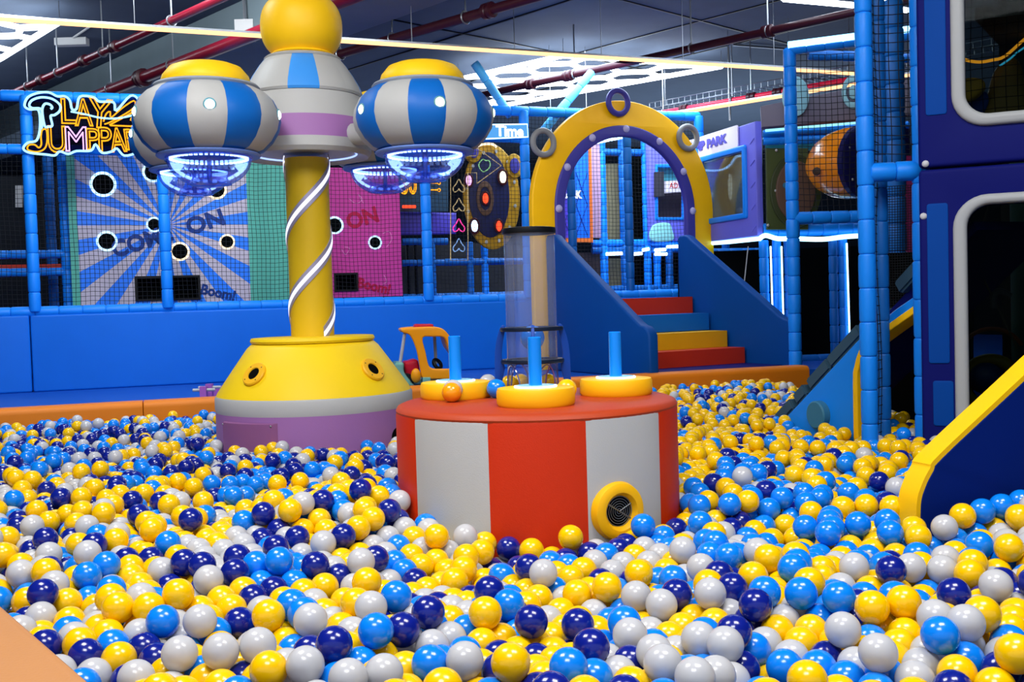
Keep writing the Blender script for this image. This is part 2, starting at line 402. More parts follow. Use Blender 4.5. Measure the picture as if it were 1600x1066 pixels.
# LED tubes
def led_line(a, b, z, label, hang, mat=O_LED, r=.018, ext=.0):
    A, B = onz(*a, z), onz(*b, z); d = B - A; A2 = A - d * .12; B2 = B + d * ext
    t = Thing('led_tube', A, label, 'light'); t.part('diffuser', MB().tube([A2, B2], r, 10), mat)
    t.part('housing', MB().tube([A2 + Vector((0, 0, r * 1.3)), B2 + Vector((0, 0, r * 1.3))], r * .7, 4), METAL)
    for h in hang: t.part('hanger_wire', MB().tube([A + d * h + Vector((0, 0, r)), (A + d * h).xy.to_3d() + Vector((0, 0, ZC))], .004, 5), METAL)
led_line((0, 30), (1425, 121), E + 2.3, 'long orange glowing tube crossing the whole ceiling', (.11, .25, .37, .48, .58, .68, .8, .92))
led_line((1036, 181), (1425, 117), E + 2.2, 'shorter orange glowing tube rising right of the arch', (.3, .55, .8), ext=.1)
# hexagon light grids
def inside(p, poly):
    n = len(poly); sgn = 0
    for i in range(n):
        a, b = poly[i], poly[(i + 1) % n]; c = (b[0] - a[0]) * (p[1] - a[1]) - (b[1] - a[1]) * (p[0] - a[0])
        if abs(c) < 1e-9: continue
        if sgn == 0: sgn = 1 if c > 0 else -1
        elif (c > 0) != (sgn > 0): return False
    return True
def hexgrid(pts, label, cell=.34, ang=0):
    z = E + 2.85; P = [onz(px, py, z) for px, py in pts]; poly = [(p.x, p.y) for p in P]
    cx = sum(p[0] for p in poly) / len(poly); cy = sum(p[1] for p in poly) / len(poly)
    t = Thing('hexagon_light_grid', (cx, cy, z), label, 'light')
    t.part('border_tube', MB().tube([Vector((x, y, z)) for x, y in poly], .03, 8, closed=True), W_LED)
    done = set(); a = cell; cnt = 0; k0 = 0
    for i in range(-18, 19):
        for j in range(-18, 19):
            hx = cx + a * 1.5 * i; hy = cy + a * math.sqrt(3) * (j + .5 * (i % 2))
            cs = [(hx + a * math.cos(R(60 * k)), hy + a * math.sin(R(60 * k))) for k in range(6)]
            for k in range(6):
                p, q = cs[k], cs[(k + 1) % 6]; key = (round((p[0] + q[0]) * 50), round((p[1] + q[1]) * 50))
                if key in done: continue
                if inside(p, poly) or inside(q, poly):
                    done.add(key); p2, q2 = Vector((p[0], p[1], z)), Vector((q[0], q[1], z))
                    if not inside(p, poly) or not inside(q, poly):
                        o, ii = (p2, q2) if inside(q, poly) else (q2, p2)
                        lo = 0; hi = 1
                        for _ in range(12):
                            md = (lo + hi) / 2; m_ = ii + (o - ii) * md
                            if inside((m_.x, m_.y), poly): lo = md
                            else: hi = md
                        p2, q2 = ii, ii + (o - ii) * lo
                    if (p2 - q2).length > .03: t.part('light_tube', MB().tube([p2, q2], .03, 6), W_LED)
    c = Vector((cx, cy, z))
    for p in P: t.part('hanger_wire', MB().tube([p, (p.x, p.y, ZC)], .004, 4), METAL)
hexgrid([(880, 87), (1127, 104), (756, 170), (716, 124)], 'bright white hexagon light grid above the arch')
hexgrid([(-90, 18), (93, 34), (0, 92), (-110, 150)], 'bright white hexagon light grid at the upper left corner')
hexgrid([(1150, -60), (1225, -2), (1450, 19), (1560, -60)], 'bright white hexagon light grid at the upper right')
# small wall fittings on the ceiling
p = onz(112, 60, ZC); t = Thing('ceiling_fitting', p, 'pale small box fitting on the ceiling above the maroon pipe', 'fitting')
t.part('box', MB().box(p - Vector((0, 0, .04)), (.35, .1, .08)), GREY); t.part('conduit', MB().tube([p, onz(145, 38, ZC)], .015, 6), GREY)
p = bpl.off(.04).hit(383, 48); t = Thing('junction_box', p, 'grey junction box on the concrete beam behind the yellow ball', 'box')
t.part('box', MB().box(p, (.18, .1, .2)), GREY); t.part('conduit', MB().tube(smooth_loop([tuple(p), tuple(p + Vector((0, 0, .3))), tuple(p + Vector((-.05, 0, .5)))], 4, False), .02, 6), METAL)
# thin conduit drop right of the light grid
z = ZC - .03; pA = onz(1138, 72, z); t = Thing('conduit', pA, 'thin pale conduit bending down from the ceiling right of the light grid', 'pipe')
t.part('pipe_run', MB().tube([onz(1400, 90, z), onz(1145, 70, z), pA, pA - Vector((0, 0, .9))], .014, 6), METAL)

# ============================================================ NET FENCE (padded wall, posts, rails, netting)
def vpost(th, plane, px, py, z0, z1, r, mat=PAD, name='post', seg=.17, d=0):
    p = plane.hit(px, py); p = p + plane.n * d
    return padded(th, name, (p.x, p.y, z0), (p.x, p.y, z1), r, mat, seg)
p0 = WP.hit(300, 480)
fence = Thing('net_fence', (p0.x, p0.y, ZG), 'blue padded wall with posts, rails and black netting behind the pit', 'fence')
uA = WP.uv(-140, 480)[0]; u50 = WP.uv(50, 560)[0]; uE = WP.uv(1098, 440)[0]; ztop = WP.hit(0, 489).z - .0
u3 = WP.uv(880, 560)[0]
for a, b in ((uA, u50), (u50, u3), (u3, uE)):
    fence.part('wall_pad', plate([rrect(a + .004, b - .004, ZG, ztop - .03, .02, 3)], WP.mat(), .1, .015), WALLB)
rr = .05
zr_top = WP.hit(0, 149).z
padded(fence, 'bottom_rail', WP.at(uA, ztop), WP.at(uE, ztop), rr, PAD, .2)
padded(fence, 'top_rail', WP.at(uA, zr_top), WP.at(uE, zr_top), rr, PAD, .2)
for px, py in ((47, 300), (257, 350), (462, 350), (665, 350), (820, 300), (1091, 260)):
    vpost(fence, WP, px, py, ztop, zr_top, .052, PAD, d=.03)
for px in (895, 984): vpost(fence, WP, px, 350, ztop, zr_top, .046, PADD, d=-.02)
zl = WP.hit(20, 233).z; padded(fence, 'middle_rail', WP.at(uA, zl), WP.at(WP.uv(257, 240)[0], zl), .045)
zl2 = WP.hit(790, 217).z; padded(fence, 'middle_rail', WP.at(WP.uv(700, 217)[0], zl2), WP.at(WP.uv(820, 217)[0], zl2), .04)
fence.part('netting', net_mesh(WP.off(-.03), uA, uE, ztop, zr_top, .041, .0024), NET, kind='stuff')
# diagonal braces
for a, b, lab in (((741, 98), (798, 182), 'brightly lit blue padded brace leaning left above the glowing word sign'), ((925, 112), (848, 206), 'brightly lit blue padded brace leaning right behind the arch')):
    A, B = WP.off(-.1).hit(*a), WP.off(-.1).hit(*b); t = Thing('padded_brace', B, lab, 'brace'); padded(t, 'pole', B, A, .045, vinyl('grid_lit_sleeve', '#52b8f8', .42, .05, 90), .2)  # sleeve blue lightened to carry the hexagon grid's light

# ------------------------------------------------------------ behind the net: left dark frame
BK = WP.off(-.9)
t = Thing('blue_play_frame', (BK.hit(50, 480).x, BK.hit(50, 480).y, ZG), 'blue padded frame with dark opening behind the net at the left', 'play frame')
uL = BK.uv(-140, 400)[0]; uR = BK.uv(104, 400)[0]
for y in (398, 426): zz = BK.hit(20, y).z; padded(t, 'rail', BK.at(uL, zz), BK.at(uR, zz), .042)
t.part('red_strip', MB().box(BK.at((uL + uR) / 2, BK.hit(20, 418).z, -.1), (uR - uL, .05, .06), Matrix.Rotation(math.atan(.335), 3, 'Z')), RED)
padded(t, 'post', BK.at(uR, ZG), BK.at(uR, BK.hit(104, 240).z), .05); padded(t, 'post', BK.at(BK.uv(68, 300)[0], ZG, -.6), BK.at(BK.uv(68, 300)[0], zr_top, -.6), .05, PADD)
q = BK.off(-1.2)
t.part('dark_backdrop', plate([[(q.uv(-200, 500)[0], ZG), (q.uv(122, 500)[0], ZG), (q.uv(122, 500)[0], ZG + 2.2), (q.uv(-200, 500)[0], ZG + 2.2)]], q.mat(), .03), vinyl('dark_mesh', '#0e141b', .8, .2, 80))
t.part('notice', plate([[q.off(.05).uv(*p) for p in ((24, 290), (36, 290), (36, 324), (24, 324))]], q.off(.05).mat(), .01), GREY)

# ------------------------------------------------------------ game boards
def sunburst(cx, cy):
    m = bpy.data.materials.new('sunburst_print'); m.use_nodes = True; nt = m.node_tree; b = nt.nodes['Principled BSDF']
    g = nt.nodes.new('ShaderNodeTexCoord'); sep = nt.nodes.new('ShaderNodeSeparateXYZ'); at2 = nt.nodes.new('ShaderNodeMath'); at2.operation = 'ARCTAN2'
    mul = nt.nodes.new('ShaderNodeMath'); mul.operation = 'MULTIPLY'; mul.inputs[1].default_value = 19; sn = nt.nodes.new('ShaderNodeMath'); sn.operation = 'SINE'
    gt = nt.nodes.new('ShaderNodeMath'); gt.operation = 'GREATER_THAN'; gt.inputs[1].default_value = 0; mx = nt.nodes.new('ShaderNodeMix'); mx.data_type = 'RGBA'
    mx.inputs[6].default_value = S('#c4bccd'); mx.inputs[7].default_value = S('#0580ff')
    # board object space: x along the board, z up, origin at the burst centre
    dt = nt.nodes.new('ShaderNodeVectorMath'); dt.operation = 'DOT_PRODUCT'; dt.inputs[1].default_value = WP.u
    nt.links.new(g.outputs['Object'], sep.inputs[0]); nt.links.new(g.outputs['Object'], dt.inputs[0]); nt.links.new(sep.outputs[2], at2.inputs[0]); nt.links.new(dt.outputs['Value'], at2.inputs[1])
    nt.links.new(at2.outputs[0], mul.inputs[0]); nt.links.new(mul.outputs[0], sn.inputs[0]); nt.links.new(sn.outputs[0], gt.inputs[0]); nt.links.new(gt.outputs[0], mx.inputs[0])
    nt.links.new(mx.outputs[2], b.inputs['Base Color']); b.inputs['Roughness'].default_value = .5; return m
GB = WP.off(-.75)
def board(name, x0, x1, y0, y1, mat, label, centre, holes, openr, texts, tcol, side=()):
    c = GB.hit(*centre); t = Thing(name, c, label, 'game board')
    u0 = GB.uv(x0, 350)[0]; u1 = GB.uv(x1, 350)[0]; z1 = GB.hit((x0 + x1) / 2, y0).z; z0 = GB.hit((x0 + x1) / 2, y1).z
    hl = []
    for px, py, r, lm in holes:
        hu, hz = GB.uv(px, py); hr = r * GB.hit(px, py).y / F; hl.append([(hu + hr * .8 * math.cos(2 * PI * k / 28), hz + hr * .8 * math.sin(2 * PI * k / 28)) for k in range(28)])
    op = [(GB.uv(openr[0], openr[1])[0], GB.uv(openr[0], openr[3])[1]), (GB.uv(openr[2], openr[1])[0], GB.uv(openr[0], openr[3])[1]), (GB.uv(openr[2], openr[1])[0], GB.uv(openr[0], openr[1])[1]), (GB.uv(openr[0], openr[1])[0], GB.uv(openr[0], openr[1])[1])]
    t.part('panel', plate([[(u0, z0), (u1, z0), (u1, z1), (u0, z1)]] + hl + [op], GB.mat(), .04), mat)
    q = GB.off(-.15); t.part('dark_backdrop', plate([[(u0, z0), (u1, z0), (u1, z1), (u0, z1)]], q.mat(), .02), BLK)
    for px, py, r, lm in holes:
        p = GB.off(.03).hit(px, py); hr = r * p.y / F; t.part('light_ring', MB().torus(p, hr * .88, hr * .09 + .002, axis=GB.n, n=32, k=8), lm)
        t.part('hole_tube', MB().lathe([(hr * .8, -.12), (hr * .8, .02)], GB.hit(px, py), 28, axis=GB.n), BLK)
    fr = [op, [(op[0][0] + .02, op[0][1] + .02), (op[1][0] - .02, op[1][1] + .02), (op[2][0] - .02, op[2][1] - .02), (op[3][0] + .02, op[3][1] - .02)]]
    t.part('opening_frame', plate(fr, GB.off(.02).mat(), .04), DARK)
    for s_, cx, cy, w_, h_, rot in texts:
        uu, zz = GB.uv(cx, cy); k = GB.hit(cx, cy).y / F
        t.part('lettering', text_me(s_, GB.off(.024).mat(), (uu, zz, w_ * k, h_ * k), .1, .002, rot=R(rot), bold=.004), tcol)
    for a, b in side:
        ua, ub = GB.uv(a, 350)[0], GB.uv(b, 350)[0]; t.part('side_panel', plate([[(ua, z0), (ub, z0), (ub, z1), (ua, z1)]], GB.off(-.02).mat(), .05), MINT)
    return t
WR = glow('warm_white_ring', (1, .82, .55), 1.4)
BR = glow('blue_white_ring', (.45, .75, 1), 1.7)
board('sunburst_game_board', 121, 387, 243, 474, sunburst(0, 0), 'blue and white sunburst game board with glowing holes', (262, 352),
      [(161, 288, 20, BR), (239, 269, 16, BR), (241, 351, 12, BR), (167, 377, 16, BR), (281, 393, 15, WR), (355, 378, 12, WR), (338, 296, 16, WR)],
      (210, 432, 312, 471), [('COME', 222, 377, 92, 27, 17), ('ON', 320, 347, 58, 27, 17), ('Boom!', 341, 457, 52, 17, -14)], vinyl('navy_print', '#0d3a8c', .5, 0, 1), ((108, 121), (387, 449)))
def doodle(pl, pts, mat, r=.003): return MB().tube([pl.hit(*p) for p in smooth_loop(pts, 5, False)], r, 5)
b2 = board('pink_game_board', 514, 625, 263, 464, vinyl('pink_print', '#d0409c', .5, .0, 1, var=.15), 'pink game board with red lettering beside the yellow column', (570, 350),
      [(523, 352, 14, BR), (586, 379, 11, BR)], (521, 427, 558, 456), [('ON', 565, 341, 50, 26, 15), ('Boom!', 584, 447, 52, 17, -14)], vinyl('red_print', '#c01048', .5, 0, 1))
for pts in (((545, 310), (556, 318), (566, 312), (560, 304), (568, 318)), ((598, 365), (608, 362), (612, 374), (604, 386)), ((534, 390), (540, 398), (546, 388), (538, 386)), ((600, 430), (604, 440), (598, 444))):
    b2.part('doodle', doodle(GB.off(.024), pts, None), vinyl('pale_pink_print', '#e49ac8', .5, 0, 1))
# posters' lower dark ledge right of pink board
MID = WP.off(-1.3)
t = Thing('barrier_frame', MID.hit(650, 470), 'blue rails and black bars behind the net right of the pink board', 'play frame')
for y, x0, x1 in ((378, 628, 700), (411, 628, 822), (465, 628, 822)):
    zz = MID.hit(640, y).z; padded(t, 'rail', MID.at(MID.uv(x0, y)[0], zz), MID.at(MID.uv(x1, y)[0], zz), .04, PADD)
for px in (638, 650): p = MID.hit(px, 420); t.part('bar', MB().tube([(p.x, p.y, ZG), (p.x, p.y, MID.hit(640, 382).z)], .02, 6), DARK)
for px in (676, 735, 758): p = MID.hit(px, 430); padded(t, 'post', (p.x, p.y, ZG), (p.x, p.y, MID.hit(px, 378).z if px > 700 else MID.hit(px, 378).z), .04, PADD if px < 740 else PAD)
q = MID.off(-.5); t.part('dark_backdrop', plate([[q.uv(*p) for p in ((618, 372), (830, 385), (830, 475), (618, 480))]], q.mat(), .03), vinyl('grey_dark_panel', '#232428', .8, .2, 60))
q = MID.off(-.2); single('padded_banner', plate([[q.uv(*p) for p in ((618, 331), (712, 333), (712, 366), (618, 368))]], q.mat(), .08, .02), vinyl('violet_vinyl', '#4a3fae', .45, .1, 20), 'violet padded banner between the pink board and the arrow light', 'banner')
# orange neon "30"
q = MID.off(.0); t = Thing('number_light', q.hit(645, 300), 'orange glowing number sign with red bar behind the net', 'sign')
t.part('digit', text_me('30', q.mat(), q.uv(639, 289) + (.17, .20), .2, 0, .008), ON_LED)
t.part('bar', MB().tube([q.hit(629, 323), q.hit(650, 323)], .016, 6), R_LED)
for y in (286, 297): t.part('bar', MB().tube([q.hit(671, y), q.hit(683, y)], .008, 6), ON_LED); t.part('dot', MB().torus(q.hit(686, y), .016, .006, axis=q.n, n=14, k=6), ON_LED)
t.part('backing', plate([[q.off(-.04).uv(*p) for p in ((622, 262), (700, 262), (700, 331), (622, 331))]], q.off(-.04).mat(), .02), vinyl('dim_teal', '#1d3b52', .5, 0, 1))
t.part('white_tube', MB().tube([q.hit(668, 291 - 16), q.hit(702, 287 - 16)], .02, 6), B_LED)
# arrow shaped light with card suits
q = WP.off(-.35); t = Thing('arrow_light', q.hit(717, 407), 'tall arrow light outline with heart and spade shapes inside', 'sign')
def closed(pts, r, mat, nm, sm=0):
    P = smooth_loop(pts, sm) if sm else pts; return t.part(nm, MB().tube([q.hit(*p) for p in P], r, 6, closed=True), mat)
closed([(704, 407), (731, 407), (731, 270), (745, 270), (745, 287), (783, 259), (745, 231), (745, 243), (704, 246)], .006, YG_LED, 'outline')
def spade(cx, cy, s): return [(cx, cy - 11 * s), (cx + 4 * s, cy - 4 * s), (cx + 9 * s, cy + 3 * s), (cx + 7 * s, cy + 9 * s), (cx + 2 * s, cy + 7 * s), (cx, cy + 4 * s), (cx - 2 * s, cy + 7 * s), (cx - 7 * s, cy + 9 * s), (cx - 9 * s, cy + 3 * s), (cx - 4 * s, cy - 4 * s)]
for cx, cy, mt in ((717, 353, PINK_LED), (717, 384, glow('dim_blue_neon', (.25, .45, .9), .7)), (717, 321, YG_LED), (717, 291, YG_LED)): closed(spade(cx, cy, 1), .006, mt, 'suit', 3)
closed([(748, 258), (754, 249), (759, 251), (764, 251), (766, 258), (762, 265), (754, 268)], .006, GR_LED, 'suit', 3)
# oval target board
q = WP.off(-.65); c0 = q.hit(768, 308); t = Thing('oval_target_board', (c0.x, c0.y, q.hit(768, 391).z), 'gold and navy oval target board with red and blue lamps', 'game board')
ou, oz = q.uv(768, 308); kk = c0.y / F
def ell(cx, cy, rx, ry, n=40): u_, z_ = q.uv(cx, cy); return [(u_ + rx * kk * math.cos(2 * PI * i / n), z_ + ry * kk * math.sin(2 * PI * i / n)) for i in range(n)]
GOLD = vinyl('gold_vinyl', '#b08416', .5, .1, 60, var=.3)
t.part('board', plate([ell(768, 308, 46, 82)], q.mat(), .05, .015), GOLD); t.part('face', plate([ell(763, 305, 33, 66)], q.off(.03).mat(), .02, .005), vinyl('navy_face', '#151a44', .5, 0, 1))
for cx, cy in ((802, 260), (738, 236)): t.part('side_disc', plate([ell(cx, cy, 14, 19)], q.off(.02).mat(), .05, .01), GOLD); t.part('side_disc_face', plate([ell(cx, cy, 8, 12)], q.off(.05).mat(), .02, .004), PURP)
for cx, cy, r_, lm in ((783, 278, 9, G_LED), (756, 311, 8, R_LED), (739, 354, 9, B_LED), (777, 354, 8, R_LED), (730, 283, 8, PN_LED)):
    t.part('lamp', plate([ell(cx, cy, r_ * .55, r_)], q.off(.06).mat(), .03, .008), lm); t.part('lamp_rim', plate([ell(cx, cy, r_ * .95, r_ * 1.45), ell(cx, cy, r_ * .55, r_)], q.off(.05).mat(), .03, .006), vinyl('dark_red_rim', '#3c0c14', .4, 0, 1))
t.part('wheel', plate([ell(756, 311, 14, 27), ell(756, 311, 9, 18)], q.off(.045).mat(), .015, .004), vinyl('brown_ring', '#5a4030', .5, .2, 60))
for k in range(12): a = 2 * PI * k / 12 + .2; t.part('stud', plate([ell(766 + 38 * math.cos(a), 308 + 72 * math.sin(a), 2, 3, 10)], q.off(.035).mat(), .02), GREY)
single('led_strip', MB().tube([WP.off(-.6).hit(*p) for p in smooth_loop([(742, 232), (752, 226), (768, 225), (776, 230)], 5, False)], .014, 6), WR, 'warm white glowing strip arching over the oval target board', 'light')
# "Time" light box
q = WP.off(.09); t = Thing('light_box_sign', q.hit(795, 216), 'pale blue glowing sign box with white letters left of the arch', 'sign')
t.part('box', plate([[q.uv(*p) for p in ((758, 194), (824, 193), (825, 215), (759, 218))]], q.off(-.02).mat(), .05, .006), glow('sign_glow', (.10, .38, .85), .9))
t.part('lettering', text_me('Time', q.off(.008).mat(), q.uv(796, 205) + (.30, .115), .1, .002, bold=.003), glow('letter_glow', (.9, .97, 1), 2.2))
t.part('edge_light', MB().tube([q.off(.01).hit(*p) for p in ((759, 195), (824, 194), (825, 214), (759, 217))], .006, 5, closed=True), B_LED)
# white glints / braces on the right of the sign are the padded braces

# ------------------------------------------------------------ neon PLAY JUMPPARK sign
q = WP.off(.13); NS = lambda x, y: (20 + x / 7.62, 135 + y / 7.62)
border = [(140, 230), (180, 130), (300, 78), (430, 72), (530, 118), (620, 118), (680, 170), (705, 270), (760, 265), (800, 122), (960, 130), (1030, 180), (1200, 190), (1230, 290), (1400, 112), (1500, 170), (1505, 330), (1500, 480), (1640, 500), (1640, 780), (1500, 790), (1330, 825), (1240, 740), (1180, 775), (1060, 790), (985, 690), (930, 765), (760, 770), (660, 805), (560, 775), (500, 822), (400, 812), (200, 790), (125, 740), (180, 670), (285, 640), (325, 480), (305, 285), (200, 275)]
t = Thing('neon_sign', q.hit(125, 243), 'glowing neon sign reading PLAY JUMPPARK on the net fence', 'sign')
bl = smooth_loop([NS(*p) for p in border], 4)
t.part('acrylic_backing', plate([[q.off(-.03).uv(*p) for p in bl]], q.off(-.03).mat(), .008), clear('dark_acrylic', '#8a8fa8', .0, .12, .5, '#15102a', .01))
t.part('outline_tube', MB().tube([q.hit(*p) for p in bl], .011, 6, closed=True), BN_LED)
bp = smooth_loop([NS(*p) for p in [(200, 235), (215, 190), (300, 160), (400, 170), (430, 150), (330, 120), (250, 130), (170, 180), (165, 230)]], 4)
t.part('letter_tube', MB().tube([q.hit(*p) for p in smooth_loop([NS(*p) for p in [(330, 470), (345, 490), (350, 330), (325, 265), (235, 260), (195, 225), (230, 165), (340, 130), (470, 150), (560, 220), (560, 290), (500, 340), (450, 355), (470, 465), (420, 480), (380, 470), (350, 290), (380, 210), (440, 215), (470, 250), (450, 270)]], 4, False)], .011, 6), BN_LED)
def nl(ch, x0, x1, y0, y1, mat, rot=0):
    a, b_ = q.uv(*NS(x0, y1)), q.uv(*NS(x1, y0)); t.part('letter_tube', text_me(ch, q.mat(), ((a[0] + b_[0]) / 2, (a[1] + b_[1]) / 2, b_[0] - a[0], b_[1] - a[1]), .2, 0, .0065, rot=R(rot), bold=0), mat)
nl('L', 585, 745, 150, 440, ON_LED); nl('A', 745, 940, 155, 465, ON_LED); nl('Y', 905, 1165, 150, 490, ON_LED, -6)
for pts in ([(1080, 420), (1110, 330), (1160, 300), (1170, 370), (1300, 260), (1440, 170), (1445, 250), (1300, 350), (1150, 430), (1090, 450)], [(1150, 460), (1300, 380), (1440, 300)], [(1160, 465), (1300, 470), (1440, 470), (1460, 410), (1400, 400), (1440, 350)]):
    t.part('letter_tube', MB().tube([q.hit(*p) for p in smooth_loop([NS(*p) for p in pts], 3, False)], .007, 6), ON_LED)
t.part('swoosh_tube', MB().tube([q.off(.02).hit(*p) for p in smooth_loop([NS(*p) for p in [(690, 300), (850, 330), (1050, 375), (1250, 380), (1440, 340), (1500, 300)]], 4, False)], .008, 6), BN_LED)
t.part('letter_tube', MB().tube([q.hit(*p) for p in smooth_loop([NS(*p) for p in [(350, 520), (400, 520), (410, 640), (380, 740), (290, 780), (180, 755), (190, 700), (260, 695), (310, 730), (340, 690), (335, 600)]], 4)], .007, 6, closed=True), ON_LED)
nl('U', 430, 620, 475, 785, ON_LED); nl('M', 635, 870, 485, 770, PN_LED); nl('P', 885, 1030, 505, 750, ON_LED); nl('P', 1030, 1170, 490, 770, ON_LED); nl('A', 1165, 1335, 500, 775, ON_LED, 4); nl('R', 1345, 1470, 510, 750, ON_LED, 6); nl('K', 1490, 1610, 520, 770, ON_LED)

# ============================================================ FAR STRUCTURE SEEN THROUGH THE ARCH AND TO THE RIGHT
FB = WP.off(-1.7)
t = Thing('two_storey_play_frame', (FB.hit(975, 450).x, FB.hit(975, 450).y, ZG), 'blue two storey padded frame seen through the arch behind the net', 'play frame')
def fpost(px, y, z1px, mat=PAD, r=.05): p = FB.hit(px, y); return padded(t, 'post', (p.x, p.y, ZG), (p.x, p.y, FB.hit(px, z1px).z), r, mat)
fpost(942, 330, 215); fpost(974, 330, 215, PADD); fpost(1010, 330, 215); fpost(1027, 420, 392); fpost(1046, 420, 392, PADD); fpost(1135, 440, 380)
for y, x0, x1, mt in ((380, 925, 1065, PAD), (391, 925, 1065, PADD), (238, 935, 1020, PADD), (452, 900, 1070, PADD)):
    zz = FB.hit(960, y).z; padded(t, 'rail', FB.at(FB.uv(x0, y)[0], zz), FB.at(FB.uv(x1, y)[0], zz), .045, mt)
KH = vinyl('khaki_net_panel', '#7c7458', .8, .6, 60, var=.2)
for x0, x1, y0, y1, mt, dd, nm in ((945, 972, 256, 374, KH, -.2, 'panel'), (947, 972, 404, 450, KH, -.2, 'panel'), (918, 938, 225, 372, vinyl('pink_grey_panel', '#a584a0', .6, .2, 60), .02, 'panel'), (980, 1008, 230, 372, BLK, -.3, 'panel'), (975, 1068, 402, 455, BLK, -.4, 'panel'), (900, 945, 395, 455, vinyl('brown_panel', '#574a44', .7, .2, 60), -.2, 'panel')):  # black entries are sheets standing in for the dark openings
    qq = FB.off(dd); t.part(nm, plate([[qq.uv(*p) for p in ((x0, y0), (x1, y0), (x1, y1), (x0, y1))]], qq.mat(), .03), mt)
for pts in (((933, 222), (978, 213)), ((984, 213), (1003, 216)), ((947, 397), (972, 396)), ((990, 397), (1003, 396)), ((1004, 391), (1014, 389)), ((1023, 391), (1040, 390)), ((1023, 397), (1042, 397)), ((1042, 386), (1062, 385))):
    t.part('led_strip', MB().tube([FB.off(.08).hit(*p) for p in pts], .022, 6), B_LED)
# blue and violet banner PARK
q = FB.off(.2); t = Thing('hanging_banner', q.hit(890, 375), 'violet and blue quilted banner with white letters left inside the arch', 'banner')
t.part('cloth', plate([[q.uv(*p) for p in ((858, 232), (896, 232), (898, 372), (858, 372))]], q.mat(), .03), vinyl('violet_banner', '#4a38b8', .5, .1, 20))
t.part('cloth', plate([[q.uv(*p) for p in ((896, 232), (921, 228), (924, 372), (898, 372))]], q.mat(), .03), vinyl('blue_banner', '#0a62d8', .5, .1, 20))
t.part('border_strip', plate([[q.off(.02).uv(*p) for p in ((919, 226), (923, 226), (926, 376), (922, 376))]], q.off(.02).mat(), .03), vinyl('orange_trim', '#d86a28', .5, 0, 1))
t.part('border_strip', plate([[q.off(.02).uv(*p) for p in ((858, 372), (926, 372), (926, 379), (858, 379))]], q.off(.02).mat(), .03), vinyl('orange_trim', '#d86a28', .5, 0, 1))
for x_ in (862, 918): hp = q.hit(x_, 230); t.part('hanging_cord', MB().tube([hp, (hp.x, hp.y, ZC)], .004, 4), METAL)
t.part('lettering', text_me('JUMP PARK', q.off(.025).mat(), q.uv(876, 306) + (.54, .125), .1, .002, bold=.006), vinyl('white_print', '#e6e2ea', .5, 0, 1))
for x0, y0, x1, y1 in ((900, 270, 918, 320), (918, 270, 900, 320), (900, 320, 918, 368), (918, 320, 900, 368), (872, 325, 892, 368), (892, 325, 872, 368)):
    t.part('quilt_seam', MB().tube([q.off(.02).hit(x0, y0), q.off(.02).hit(x1, y1)], .004, 4), NAVY)
# violet panel with window and small sign at right inside the arch
q = FB.off(.1); t = Thing('padded_window_panel', q.hit(1045, 376), 'lilac padded panel with dark window right inside the arch', 'panel')
W2 = [(1027, 262), (1066, 262), (1066, 340), (1027, 340)]
t.part('pad', plate([[q.uv(*p) for p in ((1010, 222), (1085, 222), (1085, 376), (1014, 376))], [q.uv(*p) for p in W2]], q.mat(), .07, .01), vinyl('lilac_vinyl', '#6a6ad8', .5, .1, 20))
t.part('window_frame', plate([[q.off(.03).uv(*p) for p in ((1023, 257), (1070, 257), (1070, 344), (1023, 344))], [q.off(.03).uv(*p) for p in W2]], q.off(.03).mat(), .05, .01), PAD)
t.part('pane', plate([[q.off(-.2).uv(*p) for p in ((1020, 250), (1072, 250), (1072, 345), (1020, 345))]], q.off(-.2).mat(), .01), vinyl('brown_dark', '#3d3640', .5, 0, 1))
t.part('light_panel', plate([[q.off(-.12).uv(*p) for p in ((1027, 262), (1066, 262), (1066, 286), (1027, 286))]], q.off(-.12).mat(), .01), vinyl('aqua_panel', '#55b8c4', .5, 0, 1))
t.part('notice', plate([[q.off(.07).uv(*p) for p in ((1022, 269), (1037, 268), (1037, 307), (1022, 308))]], q.off(.07).mat(), .02), vinyl('grey_notice', '#35333d', .5, 0, 1))
t.part('sign_board', plate([[q.off(.06).uv(*p) for p in ((1038, 283), (1068, 281), (1068, 300), (1038, 302))]], q.off(.06).mat(), .015), vinyl('white_sign', '#dcd2e0', .5, 0, 1))
t.part('lettering', text_me('ADVEN', q.off(.072).mat(), q.uv(1057, 291) + (.27, .07), .1, .001), RED)
t.part('mint_cushion', plate([[q.off(.05).uv(*p) for p in smooth_loop([(1017, 376), (1018, 356), (1028, 349), (1044, 349), (1049, 358), (1050, 376)], 4)]], q.off(.05).mat(), .05, .01), vinyl('pale_mint', '#8fd2d4', .5, 0, 1))

